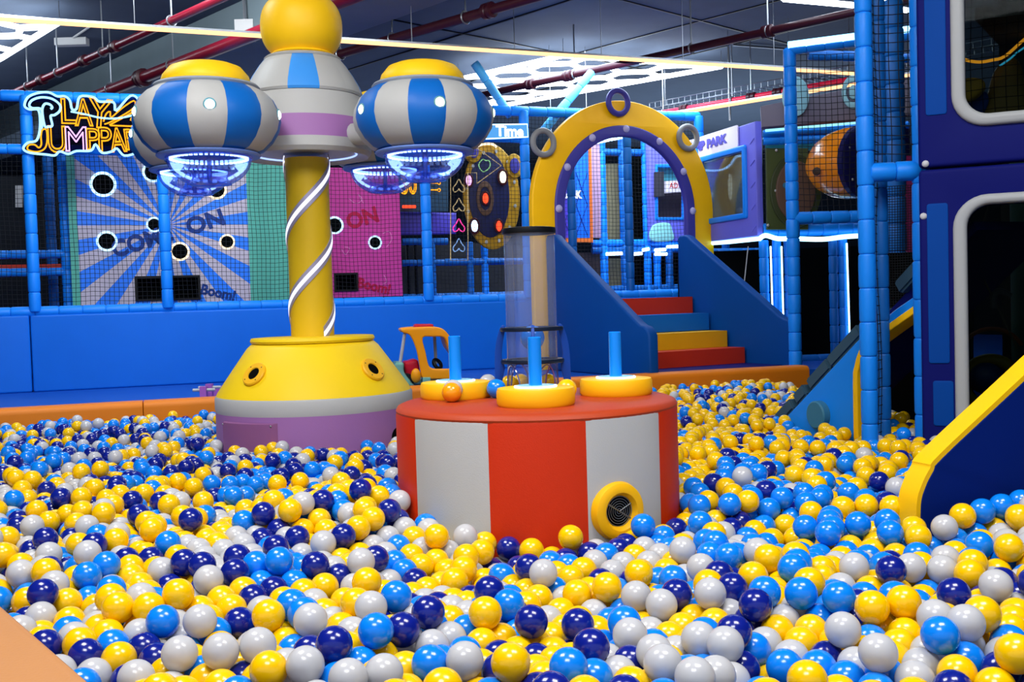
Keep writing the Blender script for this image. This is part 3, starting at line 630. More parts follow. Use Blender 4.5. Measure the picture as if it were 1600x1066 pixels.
# JUMP PARK panel: at right angles to the net wall
JP0 = WP.at(uE, 0); JP = Plane(JP0.x, JP0.y, math.degrees(math.atan(.335)) - 90)
t = Thing('padded_window_panel', JP.hit(1150, 371), 'lilac padded panel lettered JUMP PARK over a window', 'panel')
ju0, ju1 = JP.uv(1078, 280)[0], JP.uv(1187, 280)[0]; jz1 = JP.hit(1187, 189).z; jz0 = JP.hit(1187, 369).z
wz1 = JP.hit(1170, 234).z; wz0 = JP.hit(1170, 334).z; wu1 = JP.uv(1169, 280)[0]
LIL = vinyl('lilac_vinyl', '#6a6ad8', .5, .1, 20)
t.part('pad', plate([[(ju0, jz0), (ju1, jz0), (ju1, jz1), (ju0, jz1)], [(ju0 + .25, wz0), (wu1, wz0), (wu1, wz1), (ju0 + .25, wz1)]], JP.mat(), .08, .015), LIL)
t.part('window_frame', plate([rrect(ju0 + .2, wu1 + .05, wz0 - .05, wz1 + .05, .03), [(ju0 + .26, wz0 + .01), (wu1 - .02, wz0 + .01), (wu1 - .02, wz1 - .01), (ju0 + .26, wz1 - .01)]], JP.off(.03).mat(), .07, .015), PAD)
t.part('pane', plate([[(ju0 + .26, wz0 + .01), (wu1 - .02, wz0 + .01), (wu1 - .02, wz1 - .01), (ju0 + .26, wz1 - .01)]], JP.mat(), .008), clear('window_plastic', '#c8d8e0', .15, .1, .05, '#9fb0c0'))
su1 = JP.uv(1160, 215)[0]; sz = JP.hit(1150, 216).z
t.part('sign_board', plate([rrect(ju0, su1, sz - .115, sz + .115, .02, 4)], JP.off(.05).mat(), .012), vinyl('pale_sign', '#e0d8f4', .5, 0, 1))
a_ = JP.uv(1144, 215)[0]; a0_ = JP.uv(1081, 215)[0]; t.part('lettering', text_me('JUMP PARK', JP.off(.062).mat(), ((a_ + a0_) / 2, sz, a_ - a0_, .13), .1, .001, bold=.006), vinyl('violet_print', '#5a55b8', .5, 0, 1))
for k in range(5): zz = jz0 + .1 + k * .22; t.part('crease', MB().tube([JP.at(ju1 - .02, zz, .042), JP.at(ju1 - .1, zz - .05, .040)], .006, 5), LIL)
# things behind that window
q = JP.off(-.7); t = Thing('curved_slide', q.hit(1140, 340), 'brown and grey curved slide seen through the lettered panel window', 'slide')
t.part('side', plate([[q.uv(*p) for p in smooth_loop([(1130, 225), (1150, 225), (1136, 262), (1134, 300), (1146, 340), (1134, 340), (1122, 300), (1120, 258)], 5)]], q.mat(), .05), vinyl('brown_slide', '#6b5130', .5, 0, 1))
t.part('backing', plate([[q.off(-.1).uv(*p) for p in ((1080, 220), (1190, 215), (1190, 345), (1080, 345))]], q.off(-.1).mat(), .02), vinyl('pale_grey_green', '#87938c', .7, .4, 60))
t.part('led_strip', MB().tube([q.off(.5).hit(*p) for p in smooth_loop([(1098, 266), (1125, 266), (1140, 258), (1150, 245), (1166, 243)], 5, False)], .012, 6), B_LED)
t.part('hub', plate([[q.off(.05).uv(*p) for p in smooth_loop([(1140, 272), (1143, 290), (1141, 312), (1138, 290)], 5)]], q.off(.05).mat(), .02), glow('lamp_white', '#fff6e0', 1.6))
t.part('net', net_mesh(JP.off(-.15), JP.uv(1100, 280)[0] - .1, ju1, wz0, wz1, .05, .003), NET, kind='stuff')

# ------------------------------------------------------------ right rear padded frame
PD = at(1243, 566, 9.55); ZD = ZG
Dx, Dy = PD.x, PD.y
RF = Plane(Dx, Dy, math.degrees(math.atan(.335)) - 44)
zD = RF.hit(1232, 76).z
t = Thing('blue_play_frame', (Dx, Dy, ZG), 'blue padded frame with glowing top beam and net behind the climbing ramp', 'play frame')
padded(t, 'post', (Dx, Dy, ZG), (Dx, Dy, zD), .058)
uq = RF.uv(1470, 30)[0]
padded(t, 'top_rail', RF.at(0, zD), RF.at(uq, zD), .06)
t.part('led_strip', MB().tube([RF.at(0, zD + .02, .05), RF.at(uq, zD + .02, .05)], .032, 8), glow('blue_beam_led', (.22, .62, 1), 3.6))
zb_ = RF.hit(1290, 340).z
RG = Plane(Dx, Dy, 3)
zb2 = RG.hit(1290, 340).z
padded(t, 'middle_rail', RG.at(0, zb2), RG.at(RG.uv(1470, 335)[0], zb2), .058)
zt2 = RG.off(-.9).hit(1320, 92).z
rb_ = RG.off(-.9); padded(t, 'rear_rail', rb_.hit(1262, 86), rb_.hit(1450, 92), .05, PADD)
t.part('netting', net_mesh(RG.off(-.02), 0, RG.uv(1440, 200)[0], zb2, zD - .05, .055, .0035), NET, kind='stuff')
# lower rear posts and LED shelf line
LB = Plane(Dx, Dy, 8).off(-1.1)
t2 = Thing('lower_frame', LB.hit(1305, 560), 'blue padded posts under a bright blue light line behind the ramp', 'play frame')
zl_ = LB.hit(1300, 373).z
for px, mt in ((1195, PAD), (1215, PAD), (1233, PADD), (1303, PADD), (1318, PAD)):
    p = LB.hit(px, 470); padded(t2, 'post', (p.x, p.y, ZG), (p.x, p.y, zl_), .045 if px != 1195 else .05, mt)
WB = WP.off(-.35); padded(t2, 'rail', WB.at(WB.uv(1100, 396)[0], WB.hit(1150, 396).z), WB.at(WB.uv(1236, 396)[0], WB.hit(1150, 396).z), .06, PADD)
padded(t2, 'rail', LB.at(LB.uv(1250, 563)[0], LB.hit(1280, 561).z), LB.at(LB.uv(1306, 563)[0], LB.hit(1280, 561).z), .05, PADD)
padded(t2, 'rail', LB.at(LB.uv(1190, 360)[0], zl_ + .1), LB.at(LB.uv(1420, 360)[0], zl_ + .1), .07, PAD)
t2.part('led_strip', MB().tube([JP.off(.02).hit(*p) for p in ((1098, 381), (1140, 378), (1187, 373))], .022, 8), glow('blue_shelf_led', (.35, .75, 1), 3.2))
wav = [(1186, 374), (1196, 368), (1215, 373), (1240, 373), (1285, 374), (1320, 370), (1355, 368)]
t2.part('led_strip', MB().tube([LB.off(.09).hit(*p) for p in smooth_loop(wav, 4, False)], .024, 8), glow('blue_shelf_led', (.35, .75, 1), 3.2))
t2.part('led_strip', MB().tube([LB.off(.06).hit(1204, 385), LB.off(.06).hit(1208, 520)], .008, 6), B_LED)
t2.part('led_strip', MB().tube([LB.off(.06).hit(1323, 380), LB.off(.06).hit(1328, 540)], .008, 6), B_LED)
t2.part('led_strip', MB().tube([LB.off(.06).hit(1221, 385), LB.off(.06).hit(1224, 500)], .008, 6), B_LED)
q = LB.off(-1.0); t2.part('dark_backdrop', plate([[q.uv(*p) for p in ((1060, 395), (1470, 380), (1470, 600), (1060, 600))]], q.mat(), .03), BLK)  # black sheet put in for the darkness of the opening
t2.part('cord', MB().tube([LB.off(.2).hit(1169, 385), LB.off(.2).hit(1162, 450)], .005, 5), GREY)
# olive panel with brown disc
q = LB.off(.1); t = Thing('olive_play_board', q.hit(1215, 358), 'olive green play panel with brown round disc beside the blue post', 'panel')
t.part('panel', plate([[q.uv(*p) for p in ((1196, 232), (1262, 232), (1262, 359), (1198, 359))]], q.mat(), .04, .008), vinyl('olive_panel', '#414c26', .5, .05, 60))
t.part('recess_ring', plate([[q.off(.03).uv(1243 + 40 * math.cos(2 * PI * k / 40), 298 + 58 * math.sin(2 * PI * k / 40)) for k in range(40)]], q.off(.03).mat(), .03, .01), vinyl('olive_dark', '#343c20', .5, 0, 1))
t.part('disc', plate([[q.off(.05).uv(1243 + 31 * math.cos(2 * PI * k / 40), 298 + 47 * math.sin(2 * PI * k / 40)) for k in range(40)]], q.off(.05).mat(), .03, .01), vinyl('brown_disc', '#5a4336', .5, 0, 1))
t.part('teal_dot', MB().lathe([(0, .03), (.028, .025), (.03, 0)], q.off(.06).hit(1227, 290), 16, axis=q.n), TEALV)
for p in ((1212, 298), (1230, 252), (1231, 340), (1213, 235), (1200, 352)): t.part('bolt', bolt(q.off(.05).hit(*p), .014, q.n), GREY)
# grey banner with aqua discs
q = Plane(Dx, Dy, -12).off(-.6); t = Thing('grey_banner', q.hit(1270, 195), 'grey horizontal padded banner with pale aqua discs behind the net', 'banner')
t.part('pad', plate([[q.uv(*p) for p in ((1188, 168), (1440, 118), (1440, 180), (1190, 201))]], q.mat(), .15, .01), vinyl('mauve_grey', '#6d6878', .6, .1, 20))
AQ = vinyl('pale_aqua', '#8fc6d2', .5, 0, 1)
def disc_px(q_, cx, cy, rx, ry, hole=None, n=32):
    L = [[q_.uv(cx + rx * math.cos(2 * PI * k / n), cy + ry * math.sin(2 * PI * k / n)) for k in range(n)]]
    if hole: L.append([q_.uv(cx + hole * rx * math.cos(2 * PI * k / n), cy + hole * ry * math.sin(2 * PI * k / n)) for k in range(n)])
    return L
t.part('disc', plate(disc_px(q.off(.1), 1243, 151, 21, 31), q.off(.1).mat(), .04, .005), AQ)
t.part('disc', plate(disc_px(q.off(.1), 1333, 144, 18, 26, .62), q.off(.1).mat(), .03, .005), AQ); t.part('disc', plate(disc_px(q.off(.1), 1333, 144, 7, 11), q.off(.1).mat(), .03, .005), AQ)
q2 = Plane(Dx, Dy, 0).off(-.9); t3 = Thing('padded_rail', q2.hit(1290, 205), 'aqua lit rails crossing under the grey banner', 'rail')
for y0, y1 in ((205, 196), (216, 212)): padded(t3, 'pole', q2.hit(1192, y0 + 5), q2.hit(1420, y1), .04, PAD)
t3.part('led_strip', MB().tube([q2.off(.06).hit(1196, 204), q2.off(.06).hit(1345, 191)], .014, 6), glow('dim_aqua_led', (.25, .7, .8), 1.4))
t3.part('hanging_strap', plate([[q2.off(-.2).uv(*p) for p in ((1196, 220), (1345, 214), (1345, 236), (1196, 234))]], q2.off(-.2).mat(), .03), vinyl('teal_dark', '#1b6f74', .5, 0, 1))
# orange bubble tube module
c = at(1342, 254, 9.9); ax = Vector((-.55, .83, .04)).normalized()
t = Thing('orange_play_dome', c - Vector((0, 0, .33)), 'orange dome with navy flange and orange dot behind the net', 'play dome')
t.part('dome', MB().lathe([(.33, -.05), (.335, .10), (.31, .26), (.26, .38), (.18, .48), (.09, .54), (0, .55)], c, 36, axis=ax), vinyl('orange_plastic', '#ee8a08', .25, 0, 1, coat=.4))
af = -ax; cf = c + af * .06
t.part('flange', MB().lathe([(0, .05), (.30, .05), (.345, .02), (.345, -.03), (0, -.03)], cf, 40, axis=af), vinyl('navy_plastic', '#15154a', .3, 0, 1))
t.part('orange_dot', MB().lathe([(0, .03), (.045, .025), (.05, 0)], cf + af * .05 - af.cross(Vector((0, 0, 1))).normalized() * .10 + Vector((0, 0, .03)), 18, axis=af), vinyl('orange_plastic', '#ee8a08', .25, 0, 1))
for k in range(6):
    a = 2 * PI * k / 6 + .4; up = Vector((0, 0, 1)); sd = af.cross(up); t.part('bolt', bolt(cf + sd * .29 * math.cos(a) + up * .29 * math.sin(a) + af * .05, .014, af), GREY)
t.part('window', MB().lathe([(0, .02), (.035, .015), (.04, 0)], at(1276, 268, 9.86), 16, axis=(-.6, -.78, 0)), vinyl('dark_brown', '#3a2208', .4, 0, 1))
single('play_tube', MB().tube([at(1392, 205, 10.2), at(1392, 260, 10.2)], .18, 20), vinyl('navy_plastic', '#15154a', .3, 0, 1), 'navy tube end behind the net right of the orange dome', 'tube')
pm_ = at(1418, 300, 8.0); t = Thing('upright_panel', (pm_.x, pm_.y, ZG), 'magenta and whitish upright panel seen through the net beside the navy wall', 'panel')
t.part('magenta_board', MB().box(Vector((pm_.x, pm_.y, (ZG + E + 1.0) / 2)), (.13, .04, E + 1.0 - ZG)).mesh(False), vinyl('magenta_vinyl', '#7c1f56', .5, .05, 60))
t.part('white_board', MB().box(Vector((pm_.x + .10, pm_.y, E + 1.0)), (.06, .04, .8)).mesh(False), vinyl('grey_white_panel', '#a8a8a8', .5, .05, 60))

# ============================================================ ARCH AND STAIRS
ST = Plane(.43, 10.5, 28); fwd = ST.n          # stairs run towards the camera along n
AP = ST.off(-.08)
a_, b_ = AP.hit(828, 300), AP.hit(1110, 300); cA = (a_ + b_) / 2; RA = (b_ - a_).length / 2; zTop = AP.hit(966, 158).z; zSp = zTop - RA
cu = (cA - AP.o).dot(AP.u)
def archloop(r1, r0, z0):
    o = [(cu + r1 * math.cos(R(a)), zSp + r1 * math.sin(R(a))) for a in range(0, 181, 4)]; i = [(cu + r0 * math.cos(R(a)), zSp + r0 * math.sin(R(a))) for a in range(180, -1, -4)]
    return [[(cu + r1, z0)] + o + [(cu - r1, z0), (cu - r0, z0)] + i + [(cu + r0, z0)]]
arch = Thing('foam_arch', (cA.x, cA.y, ZG), 'yellow arch with purple inner band and bulbs over the stairs', 'arch')
arch.part('yellow_band', plate(archloop(RA, RA * .76, ZG), AP.mat(), .08, .01), vinyl('arch_yellow', '#fcbc05', .45, .03, 150))
arch.part('purple_band', plate(archloop(RA * .775, RA * .67, ZG), AP.off(.025).mat(), .07, .02), PURP)
for k in range(7):
    a = R(180 - (0 + 30 * k)) ; p = AP.at(cu + RA * .74 * math.cos(a), zSp + RA * .74 * math.sin(a), .062); arch.part('bulb', bolt(p, .04, AP.n), vinyl('bulb_white', '#a9a6cf', .3, 0, 1))
for zz in (-.42, -.85, -1.28): arch.part('bulb', bolt(AP.at(cu - RA * .74, zSp + zz, .062), .04, AP.n), vinyl('bulb_white', '#a9a6cf', .3, 0, 1)); 
for px, py, mt, lb in ((849, 223, vinyl('grey_rubber', '#7d7d7d', .5, .05, 100), 'grey foam ring on the left shoulder of the arch'), (966, 160, PURP, 'purple foam ring on the crown of the arch'), (1075, 215, MATS['grey_rubber'] if 'grey_rubber' in MATS else None, 'grey foam ring on the right shoulder of the arch')):
    mt = mt or MATS['grey_rubber']; p = AP.off(.075).hit(px, py)
    single('foam_ring', MB().torus(p, .118, .030, axis=AP.n, n=44, k=12), mt, lb, 'ring', loc=p)
# stair side panels (profile in L, z)
prof = [(0, ZG), (0, E + .60), (.03, E + .633), (.12, E + .635), (.17, E + .62), (.24, E + .57)] + [(1.52, E - .215), (1.575, E - .243), (1.63, E - .252), (1.68, E - .285), (1.71, E - .33), (1.71, ZG)]
stair = Thing('foam_staircase', ST.at(.8, ZG, .9), 'blue sided foam staircase with red, blue and yellow steps', 'stairs')
def side_m(w): 
    m = Matrix.Identity(4); o = ST.at(w, 0)
    for i in range(3): m[i][0] = ST.n[i]; m[i][1] = (0, 0, 1)[i]; m[i][2] = -ST.u[i]; m[i][3] = o[i]
    return m
W_ = 1.53
stair.part('side_panel', plate([prof], side_m(-.03), .1, .02), STAIRB); stair.part('side_panel', plate([prof], side_m(W_ + .05), .1, .02), STAIRB)
zs = [-.013, -.182, -.359, -.518]; Ls = [.286, .547, .827, 1.084]; ms = [RED, vinyl('blue_step', '#0f64bc', .5, .08, 60), vinyl('yellow_step', '#dca70e', .5, .1, 30), RED]
for k in range(4):
    z1 = E + zs[k]; z0 = z1 - .172 if k < 3 else ZG + .0
    stair.part('step', plate([[(-.0, z0), (Ls[k], z0), (Ls[k], z1), (-.0, z1)]], side_m(W_ / 2), W_ - .06, .012), ms[k])
stair.part('base_pad', plate([[(0, ZG), (1.6, ZG), (1.6, ZG + .03), (0, ZG + .03)]], side_m(W_ / 2), W_ - .06, .008), NAVY)

# ============================================================ PIT BORDER
tb = Thing('pit_border', ((BPa + BPb) / 2).xy.to_3d() + Vector((0, 0, 0)), 'orange foam border along the back of the ball pit', 'border')
rot = Matrix.Rotation(math.atan2(bu.y, bu.x), 3, 'Z'); zt_ = E - .65; Lb = (BPb - BPa).length
pm = Matrix.Identity(4); nvec = -bn
for i in range(3): pm[i][0] = nvec[i]; pm[i][1] = (0, 0, 1)[i]; pm[i][2] = bu[i]
secs = [(0, .42), (.42, 1.0)]
for s0, s1 in secs:
    m = pm.copy(); c = BPa + bu * Lb * (s0 + s1) / 2
    for i in range(3): m[i][3] = c[i]
    tb.part('foam_block', plate([rrect(0, .22, .0, zt_, .045, 6)], m, Lb * (s1 - s0) - .004, .006), TAN)
n1, n2 = onz(0, 935, E - .65), onz(155, 1066, E - .65); dd = (n2 - n1).normalized(); nn = Vector((dd.y, -dd.x, 0))
if nn.x > 0: nn = -nn
e0, e1 = n1 - dd * .75, n2 + dd * .9
L_ = [(p.x, p.y) for p in (e0, e1, e1 + nn * 1.2, e0 + nn * 1.2)]
single('pit_border', plate([L_], Matrix.Translation((0, 0, zt_ / 2)), zt_, .03), vinyl('tan_foam', '#b8804e', .6, .2, 120), 'tan orange foam border corner nearest the camera', 'border')

# ============================================================ TOWER CAROUSEL
TX, TY = -1.14, 6.05; face = math.atan2(-TY, -TX)      # direction towards the camera
tow = Thing('pod_tower', (TX, TY, 0), 'striped pod tower on yellow, grey and mauve round base', 'play tower')
c = (TX, TY, E)
tow.part('base_skirt', MB().lathe([(.55, -1.08), (.555, -.9), (.553, -.575)], c, 72), MAUVE)
tow.part('grey_band', MB().lathe([(.553, -.575), (.556, -.56), (.556, -.50), (.548, -.487)], c, 72), GREY)
tow.part('yellow_cone', MB().lathe([(.548, -.487), (.54, -.47), (.45, -.34), (.37, -.228), (.345, -.205), (.30, -.2)], c, 72), YEL)
tow.part('base_lid', MB().lathe([(.3, -.205), (.345, -.200), (.352, -.187), (.345, -.172), (.12, -.168)], c, 72), YEL)
for th_ in (-43, 43):
    a = face + R(th_); rad = Vector((math.cos(a), math.sin(a), 0)); n_ = (rad * .80 + Vector((0, 0, .60))).normalized(); pc = Vector(c) + rad * .462 + Vector((0, 0, -.355)) 
    o = tow.part('porthole', MB().lathe([(.034, .004), (.038, .012), (.066, .012), (.072, .006), (.072, -.01)], pc, 36, axis=n_), vinyl('orange_yellow', '#eeb213', .4, .05, 100))
    tow.part('opening', MB().lathe([(0, .006), (.036, .006), (.036, -.01)], pc, 24, axis=n_), BLK, parent=o)
    sd = n_.cross(Vector((0, 0, 1))).normalized(); up = sd.cross(n_)
    for k in range(4): ak = PI / 4 + k * PI / 2; tow.part('screw', bolt(pc + sd * .056 * math.cos(ak) + up * .056 * math.sin(ak) + n_ * .012, .004, n_), DARK, parent=o)
# hatch on the skirt
ha0, ha1 = face - R(62), face - R(21); hm = MB(); K = 14; zz0, zz1 = -.80, -.605
hv = []
for (z_, ins) in ((zz0, .0), (zz0, .022), (zz1, .022), (zz1, 0)):
    for k in range(K + 1):
        a = ha0 + (ha1 - ha0) * k / K; r_ = .554 + (ins if 0 < k < K else 0); hv.append((TX + r_ * math.cos(a), TY + r_ * math.sin(a), E + z_ + (.004 if ins and z_ == zz0 else (-.004 if ins else 0))))
hm.add(hv, [(i * (K + 1) + k, i * (K + 1) + k + 1, (i + 1) * (K + 1) + k + 1, (i + 1) * (K + 1) + k) for i in range(3) for k in range(K)])
hatch = tow.part('hatch', hm, vinyl('hatch_mauve', '#8a5684', .45, .1, 200))
for k, zz in ((1, zz1 - .014), (K - 1, zz1 - .014)):
    a = ha0 + (ha1 - ha0) * k / K; rad = Vector((math.cos(a), math.sin(a), 0)); tow.part('screw', bolt(Vector((TX, TY, E + zz)) + rad * .576, .006, rad), METAL, parent=hatch)
a = face + R(52); rad = Vector((math.cos(a), math.sin(a), 0)); tow.part('round_opening', MB().lathe([(0, .004), (.05, .004), (.056, 0)], Vector((TX, TY, E - .735)) + rad * .555, 24, axis=rad), BLK)
tow.part('column', MB().lathe([(.122, -.17), (.122, .84)], c, 40), vinyl('column_yellow', '#dfb81a', .5, .12, 260))
# double spiral of LED ribbon
def helix(zs_, off, rr_, wid, ph=0.0):
    pts = []; n = 90; tot = 1.0
    for i in range(n + 1):
        z_ = .84 - tot * i / n; a = face + R(90) - (.80 - z_) / .41 * PI + off; pts.append((a, z_))
    V = []; 
    for a, z_ in pts:
        if z_ < -.165: z_ = -.165
        for dz, dr in ((-wid / 2, .001), (-wid / 2, .007), (wid / 2, .007), (wid / 2, .001)):
            V.append((TX + (rr_ + dr) * math.cos(a), TY + (rr_ + dr) * math.sin(a), E + z_ + dz))
    m = len(pts); Fc = [(4 * i + k, 4 * i + k + 1, 4 * i + 5 + k, 4 * i + 4 + k) for i in range(m - 1) for k in range(3)]
    return MB().add(V, Fc)
for off in (0, PI):
    o = tow.part('led_ribbon', helix(None, off, .122, .085), vinyl('silver_ribbon', '#a9a4ba', .35, 0, 1, metal=.3))
    tow.part('led_strip', helix(None, off, .1245, .030), glow('ribbon_led', (.80, .82, 1), 1.3), parent=o)
# upper body
tow.part('body_lower', MB().lathe([(.13, .870), (.30, .870), (.325, .848), (.352, .845), (.370, .868), (.368, .92)], c, 64), GREY)
tow.part('mauve_band', MB().lathe([(.368, .92), (.366, .93), (.358, 1.03), (.356, 1.04)], c, 64), MAUVE)
tow.part('body_upper', MB().lathe([(.356, 1.04), (.352, 1.06), (.340, 1.13), (.325, 1.175), (.312, 1.182)], c, 64), GREY)
cone = [(.325, 1.178), (.332, 1.192), (.318, 1.235), (.285, 1.295), (.245, 1.355), (.218, 1.388), (.20, 1.393)]
for k in range(12):
    a0 = face - R(15) + R(30) * k; tow.part('cone_gore', MB().lathe(cone, c, 8, a0, a0 + R(30), seam=.006), SKYV if k % 3 == 0 else GREY)
tow.part('collar', MB().lathe([(.1, 1.388), (.212, 1.391), (.216, 1.400), (.205, 1.408), (.1, 1.408)], c, 48), GREY)
sp = [(.10, 1.405), (.165, 1.407), (.182, 1.420)] + [(.229 * abs(math.cos(t_)) ** .75, 1.582 + .19 * math.copysign(abs(math.sin(t_)) ** .85, math.sin(t_))) for t_ in np.linspace(-.85, 1.25, 18)] + [(.09, 1.770)]
sp = [(r_, z_) for r_, z_ in sp]
tow.part('top_ball', MB().lathe(sp, c, 56), vinyl('top_yellow', '#fbc818', .45, .08, 260))
tow.part('top_stem', MB().lathe([(.11, 1.775), (.115, 1.80), (.09, 1.82), (.05, 1.95), (0, 1.96)], c, 32), GREY)
tow.part('under_glow', MB().torus((TX, TY, E + .866), .285, .005, n=48, k=6), glow('under_led', (.30, .42, 1), 1.6))
# pods
BOWL = clear('clear_bowl', '#d2deff', .12, .05, .05, '#7f95ff', .5)
def pod(x, y, dz, label, phase, flip, lamp):
    cz = E + dz; t = Thing('striped_pod', (x, y, cz + .70), label, 'pod', 'striped pods of the tower'); c = (x, y, cz); fc = math.atan2(-y, -x)
    prof = [(.235, .845), (.28, .862), (.325, .905), (.358, .96), (.369, 1.01), (.362, 1.06), (.335, 1.115), (.30, 1.15), (.262, 1.172), (.24, 1.178)]
    for k in range(12):
        a0 = fc - R(15) + R(phase) + R(30) * k; t.part('gore', MB().lathe(prof, c, 8, a0, a0 + R(30), seam=.008), GREY if (k + flip) % 2 == 0 else BLUEV)
    t.part('top_collar', MB().lathe([(.1, 1.17), (.262, 1.172), (.268, 1.182), (.26, 1.192), (.1, 1.194)], c, 56), vinyl('seam_grey', '#8f98a5', .5, 0, 1))
    t.part('yellow_cap', MB().lathe([(.22, 1.19), (.226, 1.205), (.215, 1.24), (.18, 1.282), (.14, 1.298), (0, 1.302)], c, 56), vinyl('top_yellow', '#fbc818', .45, .08, 260))
    t.part('bottom_rim', MB().lathe([(.10, .848), (.255, .846), (.262, .838), (.255, .830), (.10, .829)], c, 56), vinyl('rim_blue', '#6f8fd8', .4, 0, 1))
    t.part('bowl', MB().lathe([(.213 * math.cos(t_), .828 - .155 * math.sin(t_)) for t_ in np.linspace(0, PI / 2 - .35, 14)] + [(0, .828 - .146)], c, 56), BOWL)
    t.part('inner_bowl', MB().lathe([(.11, .69), (.095, .712), (.06, .728), (0, .735)], c, 40), BOWL)
    t.part('bowl_rim', MB().torus((x, y, cz + .826), .213, .006, n=48, k=6), clear('bowl_edge', '#bcd0ff', .4, .5, .05, '#9db4ff'))
    t.part('center_rod', MB().tube([(x, y, cz + .83), (x, y, cz + .70)], .012, 10), clear('clear_rod', '#b0c4ff', .3, .4, .05, '#8fb0ff'))
    m = MB()
    for k in range(46):
        a = 2 * PI * k / 46; m.box((x + .19 * math.cos(a), y + .19 * math.sin(a), cz + .822), (.014, .014, .010), Matrix.Rotation(a, 3, 'Z'))
    t.part('led_dots', m.mesh(False), glow('pod_led', (.35, .55, 1), 4.5), kind='stuff')
    for k in range(5):
        a = fc + R(2 if flip == 0 else 13) + k * R(72); rad = Vector((math.cos(a), math.sin(a), 0)); o = t.part('spot_lamp', bolt(Vector((x, y, cz + 1.035)) + rad * .362, .026, rad), lamp)
        t.part('lamp_bezel', MB().torus(Vector((x, y, cz + 1.035)) + rad * .364, .027, .005, axis=rad, n=20, k=6), vinyl('bezel', '#5f93a0', .4, 0, 1), parent=o)
    d = Vector((TX - x, TY - y, 0)); t.part('arm', MB().tube([Vector((x, y, cz + .95)), Vector((TX, TY, E + .97))], .06, 14), GREY)
LA = glow('cyan_spot', (.75, .95, 1), 5); LG = glow('green_spot', (.92, 1, .65), 5)
pod(-1.525, 5.45, -.05, 'striped pod at the front left with white lamp on a white stripe', 0, 0, LA)
pod(-.43, 5.6, -.045, 'striped pod at the front right with lamp on a blue stripe', 3, 1, LG)
pod(-1.90, 6.45, .01, 'striped pod partly hidden behind the front left pod', 9, 0, LA)
pod(-.76, 6.62, .01, 'striped pod whose bowl shows behind the front right pod', 4, 1, LA)

# ============================================================ ROUND TABLE
QX, QY, QR = .078, 3.72, .493; fq = math.atan2(-QY, -QX); zt0 = E - .35
tab = Thing('round_foam_table', (QX, QY, 0), 'round orange and white striped foam table in the ball pit', 'table')
prof = [(QR * .985, -1.08), (QR, -.9), (QR, -.385), (QR * .995, -.375)]
for k in range(10):
    a0 = fq - R(18) + R(36) * k; tab.part('side_stripe', MB().lathe(prof, (QX, QY, E), 14, a0, a0 + R(36), seam=.004), ORG if k % 2 == 0 else GREY)
tab.part('top', MB().lathe([(QR * .995, -.378), (QR, -.370), (QR * .985, -.357), (QR * .95, -.350), (0, -.350)], (QX, QY, E), 96), vinyl('top_orange', '#aa3a14', .5, .12, 260))
a = fq + R(30); rad = Vector((math.cos(a), math.sin(a), 0)); vc = Vector((QX, QY, E - .668)) + rad * (QR - .004)
v = tab.part('vent_ring', MB().lathe([(.047, -.01), (.05, .016), (.06, .027), (.075, .028), (.088, .02), (.095, -.004)], vc, 44, axis=rad), vinyl('vent_yellow', '#f5b70c', .45, .08, 200))
tab.part('vent_back', MB().lathe([(0, .002), (.052, .002)], vc + rad * .003, 32, axis=rad), BLK, parent=v)
g = MB()
for k in range(6): g.torus(vc + rad * .012, .008 + .0078 * k, .0011, axis=rad, n=30, k=5)
sd = rad.cross(Vector((0, 0, 1))).normalized(); up = Vector((0, 0, 1))
for an in (35, 155, 215): 
    dv = sd * math.cos(R(an)) + up * math.sin(R(an)); g.tube([vc + rad * .0135, vc + rad * .0135 + dv * .05], .0014, 5)
dv = sd * math.cos(R(32)) + up * math.sin(R(32)); g.tube([vc + rad * .014 - dv * .05, vc + rad * .014 + dv * .05], .002, 5)
tab.part('vent_grille', g, METAL, parent=v)
TBT = E - .35
def peg(x, y, label, r=.13):
    t = Thing('peg_cushion', (x, y, TBT), label, 'cushion', 'yellow cushions with blue pegs')
    t.part('cushion', MB().lathe([(r * .96, 0), (r, .008), (r * 1.005, .03), (r, .048), (r * .97, .058), (0, .06)], (x, y, TBT), 56), YELC)
    t.part('glow_disc', MB().lathe([(.072, .060), (.072, .065), (.064, .066)], (x, y, TBT), 40), glow('disc_glow', (.7, .88, 1), 2.2)); t.part('clear_disc', MB().lathe([(.064, .060), (.064, .0665), (0, .0665)], (x, y, TBT), 40), clear('disc_clear', '#b8e4f0', .2, .5, .1, '#a8dcec'))
    o = t.part('peg', MB().lathe([(.0225, .066), (.0225, .225), (.020, .227), (.0195, .215), (0, .214)], (x, y, TBT), 28), vinyl('peg_blue', '#0f86f2', .25, 0, 1, coat=.3))
    return t
peg(-.212, 3.88, 'yellow round cushion with blue peg at the left of the tube')
peg(.074, 3.52, 'yellow round cushion with blue peg in front of the clear tube', .131)
peg(.372, 3.82, 'yellow round cushion with blue peg at the right of the tube', .131)
